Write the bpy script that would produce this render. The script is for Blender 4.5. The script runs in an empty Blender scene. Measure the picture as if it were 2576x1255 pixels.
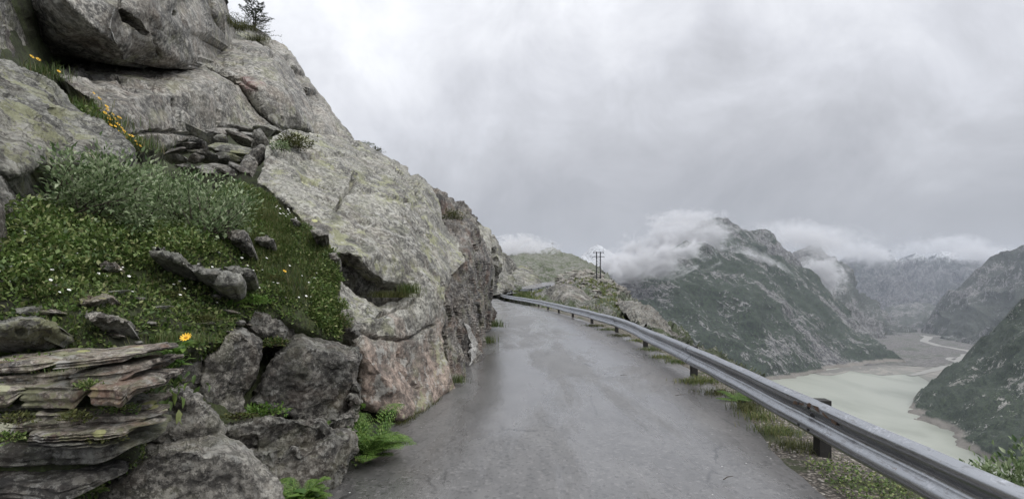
import bpy, bmesh, math, random
import numpy as np
from mathutils import Vector, Matrix, geometry
R = math.radians
random.seed(7); RNG = np.random.default_rng(11)
SC = bpy.context.scene
COL = SC.collection

# ------------------------------------------------------------------ camera
H, F, CX, HY = 1.53, 1288.0, 1288.0, 720.0      # eye height; survey frame is 2576 wide, level line at 720
cam = bpy.data.cameras.new('camera'); camo = bpy.data.objects.new('camera', cam); COL.objects.link(camo)
camo.location = (0, 0, H); camo.rotation_euler = (R(90), 0, 0)
cam.sensor_width = 36; cam.lens = 18.0; cam.shift_y = (720-627.5)/2576.0
cam.clip_start = 0.05; cam.clip_end = 40000
SC.camera = camo

# ------------------------------------------------------------------ world: overcast sky
W = bpy.data.worlds.new('World'); SC.world = W; W.use_nodes = True
SUN_EL, SUN_AZ = 50, 125
def build_world():
    nt = W.node_tree; nt.nodes.clear(); L = nt.links.new
    out = nt.nodes.new('ShaderNodeOutputWorld'); bg = nt.nodes.new('ShaderNodeBackground')
    L(bg.outputs[0], out.inputs[0])
    sky = nt.nodes.new('ShaderNodeTexSky'); sky.sky_type = 'NISHITA'; sky.sun_disc = False
    sky.sun_elevation = R(SUN_EL); sky.sun_rotation = R(SUN_AZ)
    sc = nt.nodes.new('ShaderNodeVectorMath'); sc.operation = 'SCALE'; sc.inputs['Scale'].default_value = 0.10
    L(sky.outputs[0], sc.inputs[0])
    tc = nt.nodes.new('ShaderNodeTexCoord')
    sep = nt.nodes.new('ShaderNodeSeparateXYZ'); L(tc.outputs['Generated'], sep.inputs[0])
    def noise(scale, detail, rough, dist, sx, sy, sz, off=0):
        mp = nt.nodes.new('ShaderNodeMapping'); mp.inputs['Scale'].default_value = (sx, sy, sz)
        mp.inputs['Location'].default_value = (off, off*.7, off*.3)
        L(tc.outputs['Generated'], mp.inputs[0])
        n = nt.nodes.new('ShaderNodeTexNoise'); n.inputs['Scale'].default_value = scale
        n.inputs['Detail'].default_value = detail; n.inputs['Roughness'].default_value = rough
        n.inputs['Distortion'].default_value = dist
        L(mp.outputs[0], n.inputs['Vector']); return n.outputs['Fac']
    def mth(op, a, b, c=None):
        m = nt.nodes.new('ShaderNodeMath'); m.operation = op
        for i, v in enumerate((a, b, c)):
            if v is None: continue
            if isinstance(v, (int, float)): m.inputs[i].default_value = v
            else: L(v, m.inputs[i])
        return m.outputs[0]
    big = noise(1.8, 5, .55, .3, 1, 1, 1.15, 3.1)
    fine = noise(3.9, 9, .60, .5, 1, 1, 1.25, 1.7)
    # cloud decks shift the brightness bands up and down
    el = mth('ADD', sep.outputs['Z'], mth('MULTIPLY', mth('SUBTRACT', big, .5), .50))
    el = mth('ADD', el, mth('MULTIPLY', mth('SUBTRACT', fine, .5), .62))
    el = mth('ADD', el, mth('MULTIPLY', sep.outputs['X'], -.16))
    rp = nt.nodes.new('ShaderNodeValToRGB'); L(el, rp.inputs[0])
    cr = rp.color_ramp
    stops = [(0.0, (.34, .345, .37)), (.10, (.39, .395, .422)), (.22, (.485, .492, .522)),
             (.34, (.61, .62, .66)), (.48, (.78, .792, .83)), (.75, (1.15, 1.17, 1.21)), (1.0, (1.6, 1.62, 1.66))]
    while len(cr.elements) < len(stops): cr.elements.new(.5)
    for e, (p, c) in zip(cr.elements, stops): e.position = p; e.color = (*c, 1)
    mx = nt.nodes.new('ShaderNodeMix'); mx.data_type = 'RGBA'; mx.inputs[0].default_value = .94
    L(sc.outputs[0], mx.inputs[6]); L(rp.outputs[0], mx.inputs[7])
    L(mx.outputs[2], bg.inputs[0]); bg.inputs[1].default_value = 1.0
build_world()
sl = bpy.data.lights.new('sun', 'SUN'); sl.energy = 1.5; sl.angle = R(35); sl.color = (1, .97, .93)
so = bpy.data.objects.new('sun', sl); COL.objects.link(so)
_sd = Vector((math.sin(R(SUN_AZ))*math.cos(R(SUN_EL)), math.cos(R(SUN_AZ))*math.cos(R(SUN_EL)), math.sin(R(SUN_EL))))
so.rotation_euler = _sd.to_track_quat('Z', 'Y').to_euler()
vs = SC.view_settings; vs.view_transform = 'Standard'; vs.look = 'None'; vs.exposure = 0.28; vs.gamma = 1; vs.use_curve_mapping = False
cy = SC.cycles
cy.max_bounces = 6; cy.diffuse_bounces = 3; cy.glossy_bounces = 3; cy.transmission_bounces = 3; cy.volume_bounces = 1
cy.transparent_max_bounces = 8; cy.use_denoising = True; cy.denoising_prefilter = 'ACCURATE'; cy.volume_max_steps = 96

# ------------------------------------------------------------------ helpers
def P(px, py, Y): return np.array(((px-CX)/F*Y, Y, H-(py-HY)/F*Y))
def LAKE(px, py): return (px, py, (H+300.0)*F/(py-HY))
def GROUND(px, py): return (px, py, H*F/(py-HY))

def _hash(i, j, k, s):
    n = (i.astype(np.int64)*374761393 + j.astype(np.int64)*668265263 + k.astype(np.int64)*1440662683 + s*974634777) & 0xffffffff
    n = ((n ^ (n >> 13))*1274126177) & 0xffffffff
    n = ((n ^ (n >> 16))*2246822519) & 0xffffffff
    return ((n ^ (n >> 15)) & 0xffffff)/float(0xffffff)
def vnoise(p, s=0):
    f = np.floor(p); t = p-f; t = t*t*t*(t*(t*6-15)+10); i, j, k = f[:, 0], f[:, 1], f[:, 2]
    r = 0
    for a in (0, 1):
        wx = t[:, 0] if a else 1-t[:, 0]
        for b in (0, 1):
            wy = t[:, 1] if b else 1-t[:, 1]
            for c in (0, 1):
                wz = t[:, 2] if c else 1-t[:, 2]
                r = r + wx*wy*wz*_hash(i+a, j+b, k+c, s)
    return r*2-1
def fbm(p, octv=5, s=0, gain=.5, ridged=False):
    a, r, q = 1., 0., p.copy()
    for o in range(octv):
        n = vnoise(q, s+o)
        r = r + a*((1-np.abs(n)*2) if ridged else n)
        q = q*2.03+17.3; a *= gain
    return r

def cells(p, s=0):
    """nearest cell of a jittered lattice: its random value, tilt vector and offset from its centre"""
    b = np.floor(p); best = np.full(len(p), 1e9); val = np.zeros(len(p)); off = np.zeros_like(p); tl = np.zeros_like(p)
    for i in (-1, 0, 1):
        for j in (-1, 0, 1):
            for k in (-1, 0, 1):
                c = b+np.array((i, j, k)); x, y, z = c[:, 0], c[:, 1], c[:, 2]
                q = c+np.c_[_hash(x, y, z, s+1), _hash(x, y, z, s+2), _hash(x, y, z, s+3)]; o = p-q; d = (o*o).sum(1); m = d < best
                best[m] = d[m]; val[m] = _hash(x, y, z, s+4)[m]*2-1; off[m] = o[m]
                tl[m] = (np.c_[_hash(x, y, z, s+5), _hash(x, y, z, s+6), _hash(x, y, z, s+7)]*2-1)[m]
    return val, (tl*off).sum(1)
def mesh_obj(name, v, f, mat, parent=None, base=None, smooth=None, centre=True):
    v = np.asarray(v, dtype=float).reshape(-1, 3)
    if base is None:
        base = np.array((v[:, 0].mean(), v[:, 1].mean(), v[:, 2].min())) if centre else np.zeros(3)
    base = np.asarray(base, dtype=float)
    me = bpy.data.meshes.new(name)
    v2 = v-base
    if isinstance(f, np.ndarray):
        n, k = f.shape
        me.vertices.add(len(v2)); me.vertices.foreach_set('co', v2.astype(np.float32).ravel())
        me.loops.add(n*k); me.loops.foreach_set('vertex_index', f.astype(np.int32).ravel())
        me.polygons.add(n); me.polygons.foreach_set('loop_start', np.arange(0, n*k, k, dtype=np.int32))
        me.update(calc_edges=True)
    else:
        me.from_pydata(v2.tolist(), [], [tuple(int(q) for q in x) for x in f]); me.update()
    me.validate()
    if smooth is not None:
        me.shade_smooth()
        if smooth < 180: me.set_sharp_from_angle(angle=R(smooth))
    if mat: me.materials.append(mat)
    o = bpy.data.objects.new(name, me); COL.objects.link(o)
    if parent is not None:
        o.parent = parent; o.location = Vector(base)-parent.location
    else: o.location = base
    return o
def empty(name, loc):
    o = bpy.data.objects.new(name, None); COL.objects.link(o); o.location = Vector([float(q) for q in loc]); o.empty_display_size = .1; return o
def thing(o, label, cat, group=None):
    o['label'] = label; o['category'] = cat
    if group: o['group'] = group
    return o
def struct(o, label=None, cat=None):
    o['kind'] = 'structure'
    if label: o['label'] = label
    if cat: o['category'] = cat
    return o
def stuff(o, label, cat): o['kind'] = 'stuff'; o['label'] = label; o['category'] = cat; return o
def copy_tree(o, parent=None):
    c = o.copy(); COL.objects.link(c)
    if parent is not None: c.parent = parent
    for ch in list(o.children): copy_tree(ch, c)
    return c

def inside(pts, poly):
    x, y = pts[:, 0], pts[:, 1]; r = np.zeros(len(pts), bool); n = len(poly); j = n-1
    for i in range(n):
        xi, yi = poly[i]; xj, yj = poly[j]
        c = ((yi > y) != (yj > y)) & (x < (xj-xi)*(y-yi)/((yj-yi) if yj != yi else 1e-9)+xi)
        r ^= c; j = i
    return r
def tri_interp(ctrl, q, bnd_n):
    """linear interpolation of 1/Y over a triangulation of the surveyed points"""
    pts = [Vector((c[0], c[1])) for c in ctrl]
    vo, eo, fo, ov, oe, of = geometry.delaunay_2d_cdt(pts, [(i, (i+1) % bnd_n) for i in range(bnd_n)], [], 0, 1e-4)
    val = np.array([1/np.mean([ctrl[i][2] for i in o]) if o else 0 for o in ov]); xy = np.array([(p.x, p.y) for p in vo])
    for i in range(len(val)):
        if val[i] == 0:
            d = ((np.array([c[:2] for c in ctrl])-xy[i])**2).sum(1); val[i] = 1/ctrl[int(d.argmin())][2]
    best = np.full(len(q), -1e9); res = np.full(len(q), 1/ctrl[0][2])
    for t in fo:
        for k in range(1, len(t)-1):
            a, b, c = xy[t[0]], xy[t[k]], xy[t[k+1]]
            den = (b[1]-c[1])*(a[0]-c[0])+(c[0]-b[0])*(a[1]-c[1])
            if abs(den) < 1e-9: continue
            l1 = ((b[1]-c[1])*(q[:, 0]-c[0])+(c[0]-b[0])*(q[:, 1]-c[1]))/den
            l2 = ((c[1]-a[1])*(q[:, 0]-c[0])+(a[0]-c[0])*(q[:, 1]-c[1]))/den
            l3 = 1-l1-l2; m = np.minimum(np.minimum(l1, l2), l3)
            up = (m > best) & (best < -1e-6); best[up] = m[up]
            w1, w2, w3 = np.clip(l1, 0, 1), np.clip(l2, 0, 1), np.clip(l3, 0, 1); s = w1+w2+w3
            v = (w1*val[t[0]]+w2*val[t[k]]+w3*val[t[k+1]])/s
            res[up] = v[up]
    return 1/np.maximum(res, 1e-6)
def vnormals(v, f):
    t = v[f]; fn = np.cross(t[:, 1]-t[:, 0], t[:, 2]-t[:, 0]); n = np.zeros_like(v)
    for k in range(3): np.add.at(n, f[:, k], fn)
    return n/(np.linalg.norm(n, axis=1)[:, None]+1e-12)
def surveyed(bnd, inner=(), step=6, jag=2.0, rnd=.12, rpx=None, disp=(.05, 1.5), fine=(.012, 9.), rid=0., seed=0,
             back=(-.3, .8, -.2), shrink=.75, blur=1, closed=True, fac=0., nf=12, cracks=(), dents=(), lay=None, xs=1., joints=None):
    """solid rock or hill whose seen side goes through surveyed points (px, py, metres ahead); returns verts, faces"""
    rg = np.random.default_rng(seed+5)
    b2 = np.array([p[:2] for p in bnd], float); n = len(b2); out = []
    for i in range(n):
        a, b = b2[i], b2[(i+1) % n]; m = max(1, int(round(max(abs((b-a)[0])/(step*xs), abs((b-a)[1])/step))))
        for k in range(m): out.append(a+(b-a)*k/m)
    out = np.array(out)
    if jag > 0:
        q = np.c_[out/(step*7.), np.full(len(out), seed*3.7)]
        out = out+jag*np.c_[min(1, xs*1.5)*fbm(q, 4, seed+1), fbm(q+50, 4, seed+2)]
    lo, hi = out.min(0), out.max(0)
    gx, gy = np.meshgrid(np.arange(lo[0], hi[0], step*xs), np.arange(lo[1], hi[1], step*.9))
    gx = gx+(np.arange(gx.shape[0]) % 2)[:, None]*step*xs*.5
    g = np.c_[gx.ravel(), gy.ravel()]; g = g+rg.uniform(-.22, .22, g.shape)*np.array((step*xs, step))
    g = g[inside(g, out)]
    def dist(q):
        d = np.full(len(q), 1e9)
        for s in range(0, len(out), 200):
            d = np.minimum(d, np.sqrt(((q[:, None, :]-out[None, s:s+200, :])**2).sum(2)).min(1))
        return d
    d = dist(g); g = g[d > step*.55*max(xs, .4)]
    allp = np.r_[out, g]; nb = len(out)
    vo, eo, fo, ov, oe, of = geometry.delaunay_2d_cdt([Vector(p) for p in allp], [], [list(range(nb))], 1, 1e-5)
    xy = np.array([(p.x, p.y) for p in vo]); f = np.array([t for t in fo if len(t) == 3])
    Y = tri_interp(list(bnd)+list(inner), xy, n)
    for _ in range(blur):
        acc = np.zeros(len(xy)); cnt = np.zeros(len(xy))
        for a, b in ((0, 1), (1, 2), (2, 0)):
            np.add.at(acc, f[:, a], 1/Y[f[:, b]]); np.add.at(acc, f[:, b], 1/Y[f[:, a]])
            np.add.at(cnt, f[:, a], 1); np.add.at(cnt, f[:, b], 1)
        Y = 1/(.5/Y+.5*acc/np.maximum(cnt, 1))
    dd = dist(xy); rp = rpx or 4*step
    if fac:
        un = (xy-(lo+hi)/2)/((hi-lo)/2); ck = rg.uniform(-.85, .85, (nf, 2)); hh = np.full(len(xy), 9.)
        for c in ck:
            tl = rg.uniform(.6, 1.5); hh = np.minimum(hh, 1-(c**2).sum()-2*tl*((un-c)*c).sum(1)+rg.uniform(-.12, .12))
        Y = Y-fac*np.clip(hh, -.6, 1.3)
    if rnd: Y = Y+rnd*np.exp(-dd/rp*1.6)
    v = np.c_[(xy[:, 0]-CX)/F*Y, Y, H-(xy[:, 1]-HY)/F*Y]
    nr = vnormals(v, f)
    flip = (nr*(v-np.array((0, 0, H)))).sum(1).mean() > 0
    if flip: f = f[:, ::-1]; nr = -nr
    dsp = disp[0]*fbm(v*disp[1]+seed*9.1, 5, seed+10)
    if rid: dsp = dsp+rid*(fbm(v*disp[1]*1.7+seed*4.1, 4, seed+30, .55, True)-.4)
    if fine[0]: dsp = dsp+fine[0]*fbm(v*fine[1]+seed, 3, seed+20, .6)
    if lay:
        ln = fbm(v*np.array(lay[1])+seed*3.3, 4, seed+40, .55); dsp = dsp+lay[0]*(np.floor(ln*4)/4*.6+ln*.4)
    if joints:
        jp = v*np.array(joints[1]); jp = jp+.18*np.c_[fbm(jp*1.6, 3, seed+60), fbm(jp*1.6+7, 3, seed+61), fbm(jp*1.6+13, 3, seed+62)]
        cv_, ct_ = cells(jp, seed+70); dsp = dsp+joints[0]*(cv_+1.5*ct_)
    for line, wpx, dep in cracks:
        cd = np.full(len(xy), 1e9); jx = xy+3*np.c_[fbm(np.c_[xy/22., np.zeros(len(xy))], 3, 5), fbm(np.c_[xy/22.+9, np.zeros(len(xy))], 3, 6)]
        for a_, b_ in zip(line[:-1], line[1:]):
            a_, b_ = np.array(a_, float), np.array(b_, float); t_ = np.clip(((jx-a_)@(b_-a_))/((b_-a_)@(b_-a_)), 0, 1)
            cd = np.minimum(cd, np.linalg.norm(jx-(a_+t_[:, None]*(b_-a_)), axis=1))
        dsp = dsp-dep*np.clip(1.25-cd/wpx, 0, 1)
    for poly_, dep in dents: dsp = dsp-dep*inside(xy, poly_)
    v = v+nr*dsp[:, None]
    if not closed: return v, f
    # the unseen side: rim, drawn back and in
    ed = {}
    for t in f:
        for k in range(3):
            e = (int(t[k]), int(t[(k+1) % 3])); ed[e] = 1
    be = [e for e in ed if (e[1], e[0]) not in ed]
    nxt = {a: b for a, b in be}
    s0 = be[0][0]; loop = [s0]
    while nxt.get(loop[-1]) is not None and nxt[loop[-1]] != s0 and len(loop) < len(be)+2: loop.append(nxt[loop[-1]])
    loop = np.array(loop); m = len(loop); bk = np.array(back, float); c0 = v[loop].mean(0)
    rings = [loop]; vv = [v]; base = len(v)
    for tt, ss in ((.3, .03), (1., 1-shrink)):
        p = v[loop]+bk*tt; p = p+(c0+bk*tt-p)*ss
        vv.append(p); rings.append(np.arange(base, base+m)); base += m
    vv.append((c0+bk*1.1)[None]); ff = [f]
    for r0, r1 in zip(rings[:-1], rings[1:]):
        a, b, c, e = r0, np.roll(r0, -1), np.roll(r1, -1), r1
        ff.append(np.c_[b, a, e]); ff.append(np.c_[b, e, c])
    ff.append(np.c_[np.roll(rings[-1], -1), rings[-1], np.full(m, base)])
    return np.concatenate(vv), np.concatenate(ff)

# ------------------------------------------------------------------ materials
class NT:
    def __init__(s, name):
        s.m = bpy.data.materials.new(name); s.m.use_nodes = True; s.t = s.m.node_tree
        s.b = s.t.nodes['Principled BSDF']; s.out = s.t.nodes['Material Output']
        g = s.t.nodes.new('ShaderNodeNewGeometry'); s.pos = g.outputs['Position']; s.nor = g.outputs['Normal']; s.isl = g.outputs['Random Per Island']
    def put(s, sock, v):
        if isinstance(v, bpy.types.NodeSocket): s.t.links.new(v, sock)
        elif isinstance(v, (tuple, list)) and len(v) == 3 and sock.type == 'RGBA': sock.default_value = (*v, 1)
        else: sock.default_value = v
    def map(s, sc, vec=None, rot=(0, 0, 0), loc=(0, 0, 0)):
        n = s.t.nodes.new('ShaderNodeMapping'); s.put(n.inputs[0], vec or s.pos)
        n.inputs['Scale'].default_value = sc if isinstance(sc, tuple) else (sc,)*3
        n.inputs['Rotation'].default_value = rot; n.inputs['Location'].default_value = loc
        return n.outputs[0]
    def noise(s, scale, detail=6, rough=.6, dist=0., vec=None, col=False):
        n = s.t.nodes.new('ShaderNodeTexNoise'); s.put(n.inputs['Vector'], vec or s.pos)
        n.inputs['Scale'].default_value = scale; n.inputs['Detail'].default_value = detail
        n.inputs['Roughness'].default_value = rough; n.inputs['Distortion'].default_value = dist
        return n.outputs['Color' if col else 'Fac']
    def vor(s, scale, feature='F1', out='Distance', vec=None, rnd=1.):
        n = s.t.nodes.new('ShaderNodeTexVoronoi'); n.feature = feature; s.put(n.inputs['Vector'], vec or s.pos)
        n.inputs['Scale'].default_value = scale; n.inputs['Randomness'].default_value = rnd
        return n.outputs[out]
    def math(s, op, a, b=0., c=None, clamp=False):
        n = s.t.nodes.new('ShaderNodeMath'); n.operation = op; n.use_clamp = clamp
        s.put(n.inputs[0], a); s.put(n.inputs[1], b)
        if c is not None: s.put(n.inputs[2], c)
        return n.outputs[0]
    def step(s, v, lo, hi):
        n = s.t.nodes.new('ShaderNodeMapRange'); n.interpolation_type = 'SMOOTHSTEP'; s.put(n.inputs[0], v)
        n.inputs[1].default_value = lo; n.inputs[2].default_value = hi; return n.outputs[0]
    def mix(s, f, a, b, mode='MIX'):
        n = s.t.nodes.new('ShaderNodeMix'); n.data_type = 'RGBA'; n.blend_type = mode
        s.put(n.inputs[0], f); s.put(n.inputs[6], a); s.put(n.inputs[7], b); return n.outputs[2]
    def ramp(s, f, stops):
        n = s.t.nodes.new('ShaderNodeValToRGB'); s.put(n.inputs[0], f); e = n.color_ramp.elements
        while len(e) < len(stops): e.new(.5)
        for q, (p, c) in zip(e, stops): q.position = p; q.color = (*c, 1) if isinstance(c, tuple) else (c, c, c, 1)
        return n.outputs[0]
    def sep(s, v, k):
        n = s.t.nodes.new('ShaderNodeSeparateXYZ'); s.put(n.inputs[0], v); return n.outputs[k]
    def bump(s, h, strength, dist, nrm=None):
        n = s.t.nodes.new('ShaderNodeBump'); n.inputs['Strength'].default_value = strength; n.inputs['Distance'].default_value = dist
        s.put(n.inputs['Height'], h)
        if nrm is not None: s.put(n.inputs['Normal'], nrm)
        return n.outputs[0]
    def done(s, col, rough=.8, nrm=None, metal=0., spec=.5):
        s.put(s.b.inputs['Base Color'], col); s.put(s.b.inputs['Roughness'], rough); s.b.inputs['Metallic'].default_value = metal
        s.b.inputs['Specular IOR Level'].default_value = spec
        if nrm is not None: s.put(s.b.inputs['Normal'], nrm)
        return s.m

def rock_mat(name, dark=(.10, .098, .092), mid=(.225, .22, .205), light=(.36, .355, .335), lichen=.5, white=.5, pinkz=None,
             pink=(.30, .225, .185), streak=.4, moss=.25, size=1., strata=None, rough=.62, bumpk=1., rust=0., disc=.0, spot=None):
    n = NT(name); k = 1/size; mid = tuple(q*w for q, w in zip(mid, (1.0, 1.0, .97))); light = tuple(min(.66, q*w) for q, w in zip(light, (1.10, 1.10, 1.06)))
    big = n.noise(.9*k, 4, .55, .3); med = n.noise(4.6*k, 8, .72); fin = n.noise(20*k, 7, .80)
    f = n.math('ADD', n.math('MULTIPLY', big, .25), n.math('ADD', n.math('MULTIPLY', med, .35), n.math('MULTIPLY', fin, .40)))
    c = n.ramp(f, [(.435, tuple(q*.6 for q in dark)), (.472, tuple(q*.6+p*.4 for q, p in zip(dark, mid))), (.497, mid), (.525, tuple(q*1.15 for q in mid)), (.565, light)])
    mot = n.noise(6.5*k, 9, .82, 0, vec=n.map(1., loc=(3, 8, 2)))
    c = n.mix(n.math('MULTIPLY', n.math('MULTIPLY', n.step(mot, .507, .525), n.step(n.noise(1.3*k, 4, vec=n.map(1., loc=(1, 2, 9))), .40, .56)), .7), c, tuple(q*.6 for q in dark))
    spk = n.noise(15*k, 5, .66, 0, vec=n.map(1., loc=(5, 1, 7))); spk2 = n.noise(31*k, 4, .7, 0, vec=n.map(1., loc=(2, 6, 3)))
    c = n.mix(n.math('MULTIPLY', n.step(spk, .458, .438), .75), c, tuple(q*.5 for q in dark))
    c = n.mix(n.math('MULTIPLY', n.step(spk, .56, .58), .6), c, tuple(min(.62, q*1.25) for q in light))
    c = n.mix(n.math('MULTIPLY', n.step(spk2, .45, .43), .6), c, tuple(q*.45 for q in dark))
    c = n.mix(n.math('MULTIPLY', n.step(spk2, .565, .59), .5), c, tuple(min(.62, q*1.2) for q in light))
    tone = n.noise(.62*k, 6, .68, .6, vec=n.map(1., loc=(9, 4, 6)))
    c = n.mix(n.math('MULTIPLY', n.step(tone, .485, .445), .62), c, n.mix(.62, c, (.02, .018, .016)))
    c = n.mix(n.math('MULTIPLY', n.step(tone, .52, .58), .45), c, n.mix(.4, c, tuple(q*1.15 for q in light)))
    c = n.mix(n.math('MULTIPLY', n.step(n.noise(1.7*k, 6, .7, 0, vec=n.map(1., loc=(2, 7, 5))), .52, .57), .28), c, n.mix(.5, c, (.30, .235, .17)))
    if spot:
        dv = n.t.nodes.new('ShaderNodeVectorMath'); dv.operation = 'DISTANCE'; n.put(dv.inputs[0], n.pos); dv.inputs[1].default_value = spot[0]
        ds = n.math('ADD', dv.outputs['Value'], n.math('MULTIPLY', n.math('SUBTRACT', med, .5), spot[1]*2.4))
        c = n.mix(n.math('MULTIPLY', n.step(ds, spot[1], spot[1]*.1), .5), c, spot[2])
    if pinkz is not None:
        z = n.math('ADD', n.sep(n.pos, 2), n.math('MULTIPLY', n.math('SUBTRACT', n.noise(1.6, 5), .5), 2.4))
        pc = n.ramp(n.math('ADD', n.math('MULTIPLY', med, .5), n.math('MULTIPLY', fin, .5)), [(.43, tuple(q*.34 for q in pink)), (.5, pink), (.56, tuple(q*1.6 for q in pink))])
        c = n.mix(n.math('MULTIPLY', n.step(z, pinkz+.35, pinkz-.35), .85), c, pc)
    if strata:
        a, sc_, rot = strata
        sv = n.map((sc_*.08, sc_*.08, sc_), vec=n.map(1., rot=rot))
        st = n.noise(1, 5, .7, .4, vec=sv)
        c = n.mix(n.math('MULTIPLY', n.step(st, .48, .44), a), c, tuple(q*.35 for q in mid)); c = n.mix(n.math('MULTIPLY', n.step(st, .53, .59), a*.6), c, light)
    if streak:
        sv = n.map((2.2*k, 2.2*k, .28*k)); sn = n.noise(1.4, 4, .55, 0, vec=sv)
        c = n.mix(n.math('MULTIPLY', n.step(sn, .535, .60), streak), c, (.055, .052, .05))
    # dark pits and mineral specks
    pit = n.vor(33*k); c = n.mix(n.math('MULTIPLY', n.step(pit, .22, .1), n.step(n.noise(5*k, 3), .5, .6)), c, (.045, .043, .04))
    if lichen:
        ln = n.noise(3.1*k, 9, .74); patch = n.noise(.8*k, 3)
        c = n.mix(n.math('MULTIPLY', n.math('MULTIPLY', n.step(ln, .515, .55), n.step(patch, .42, .58)), lichen), c, n.mix(fin, (.20, .215, .10), (.50, .50, .30)))
    if white:
        wn = n.noise(5.3*k, 9, .76, 0, vec=n.map(1., loc=(7, 3, 1)))
        c = n.mix(n.math('MULTIPLY', n.step(wn, .55, .58), white), c, n.mix(fin, (.36, .36, .33), (.62, .61, .57)))
    if disc:
        vd = n.math('ADD', n.vor(5.2*k), n.math('MULTIPLY', n.noise(30*k, 3), .09)); pick = n.sep(n.vor(5.2*k, out='Color'), 0)
        c = n.mix(n.math('MULTIPLY', n.math('MULTIPLY', n.step(vd, .36, .32), n.step(pick, 1-disc, 1-disc+.03)), .9), c, n.mix(n.sep(n.vor(5.2*k, out='Color'), 1), (.60, .59, .53), (.52, .52, .20)))
    if rust:
        c = n.mix(n.math('MULTIPLY', n.step(n.noise(2.3*k, 6, .65), .5, .64), rust), c, (.20, .105, .065))
    if moss:
        up = n.step(n.sep(n.nor, 2), .35, .8)
        c = n.mix(n.math('MULTIPLY', n.math('MULTIPLY', up, n.step(n.noise(4*k, 7, .7), .48, .6)), moss), c, (.085, .10, .03))
    crack = n.vor(1.3*k, 'DISTANCE_TO_EDGE', vec=n.mix(.16, n.pos, n.noise(2.1*k, 4, col=True)))
    ck = n.math('MULTIPLY', n.step(crack, .0, .022), .3)
    h = n.math('ADD', n.math('MULTIPLY', med, 1.2), n.math('ADD', n.math('MULTIPLY', fin, 1.1), ck))
    h2 = n.math('ADD', n.math('MULTIPLY', n.noise(150*k, 3, .7), .5), n.math('MULTIPLY', n.step(pit, .05, .3), .5))
    nb = n.bump(h, .75*bumpk, .10*size, n.bump(h2, .45*bumpk, .012*size))
    rg = n.math('ADD', rough, n.math('MULTIPLY', n.math('SUBTRACT', med, .5), .5))
    return n.done(c, rg, nb, spec=.45)

def leaf_mat(name, stops, rough=.5, trans=.25):
    n = NT(name)
    c = n.ramp(n.isl, stops); c = n.mix(n.math('MULTIPLY', n.noise(1.9, 4), .6), c, n.mix(.45, c, (.03, .04, .012)))
    n.done(c, rough, None, spec=.35)
    tr = n.t.nodes.new('ShaderNodeBsdfTranslucent'); n.put(tr.inputs[0], c)
    ms = n.t.nodes.new('ShaderNodeMixShader'); ms.inputs[0].default_value = trans
    n.t.links.new(n.b.outputs[0], ms.inputs[1]); n.t.links.new(tr.outputs[0], ms.inputs[2]); n.t.links.new(ms.outputs[0], n.out.inputs[0])
    return n.m
def plain(name, col, rough=.6, metal=0., var=.3, sc=30, bumpd=0.):
    n = NT(name); q = n.noise(sc, 5, .6); c = n.mix(n.math('MULTIPLY', q, var*2), col, tuple(x*.35 for x in col))
    return n.done(c, rough, n.bump(q, .4, bumpd) if bumpd else None, metal)

M = {}
M['granite'] = rock_mat('granite_grey', bumpk=.75, dark=(.115, .112, .10), mid=(.26, .252, .228), light=(.43, .42, .385), pink=(.33, .255, .21), pinkz=.75, lichen=.65, white=.6, disc=.05)
M['upper'] = rock_mat('granite_upper', dark=(.105, .101, .094), mid=(.255, .246, .228), light=(.42, .405, .375), lichen=.3, white=.4, streak=.35, size=1.5, moss=.12, rust=.12, bumpk=.6)
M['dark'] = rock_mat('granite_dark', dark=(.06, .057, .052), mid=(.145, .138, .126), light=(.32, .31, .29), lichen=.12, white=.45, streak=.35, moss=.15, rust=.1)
M['pale'] = rock_mat('granite_pale', dark=(.10, .094, .086), mid=(.24, .225, .205), light=(.43, .41, .38), lichen=.12, white=.55, streak=.15, moss=.1)
M['slate'] = rock_mat('slate_brown', dark=(.055, .046, .04), mid=(.21, .17, .145), light=(.46, .42, .375), lichen=.7, white=.65, streak=.1, rust=.75, size=.6, moss=.4, disc=.62)
M['wet'] = rock_mat('rock_wet_face', dark=(.055, .05, .047), mid=(.17, .152, .138), light=(.36, .335, .31), lichen=.25, white=.4, streak=.85, strata=(.45, 5, (.15, 1.2, .3)), rust=.35, rough=.5, moss=.1)
M['layered'] = rock_mat('rock_layered', dark=(.09, .088, .08), mid=(.24, .236, .21), light=(.41, .405, .37), lichen=.7, white=.4, strata=(.6, 9, (.5, .75, 0)), streak=.2)
M['far_rock'] = rock_mat('rock_far', size=9, dark=(.09, .088, .08), mid=(.21, .20, .18), light=(.38, .37, .34), lichen=.6, white=.4, streak=.5, moss=.5)
M['boulder_far'] = rock_mat('rock_boulder_far', size=6, dark=(.12, .11, .10), mid=(.27, .25, .23), light=(.45, .43, .40), lichen=.2, white=.5, streak=.3, rust=.15)
M['upper_red'] = rock_mat('granite_upper_red', dark=(.105, .101, .094), mid=(.255, .246, .228), light=(.42, .405, .375), lichen=.3, white=.4, streak=.5, size=1.5, moss=.12, rust=.12, bumpk=.6, spot=(tuple(P(628, 205, 13.7)), .42, (.27, .10, .10)))
M['quartz'] = rock_mat('quartz_vein', dark=(.30, .29, .27), mid=(.55, .54, .51), light=(.75, .74, .71), lichen=0, white=0, streak=0, moss=0, size=.4)

def soil_mat():
    n = NT('soil'); a = n.noise(3, 8, .7); b = n.noise(28, 6, .7)
    c = n.ramp(n.math('ADD', n.math('MULTIPLY', a, .5), n.math('MULTIPLY', b, .5)), [(.36, (.012, .012, .008)), (.47, (.028, .032, .014)), (.56, (.05, .066, .022)), (.66, (.085, .095, .04)), (.76, (.11, .095, .06))])
    return n.done(c, .9, n.bump(b, .8, .03))
M['soil'] = soil_mat()

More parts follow.
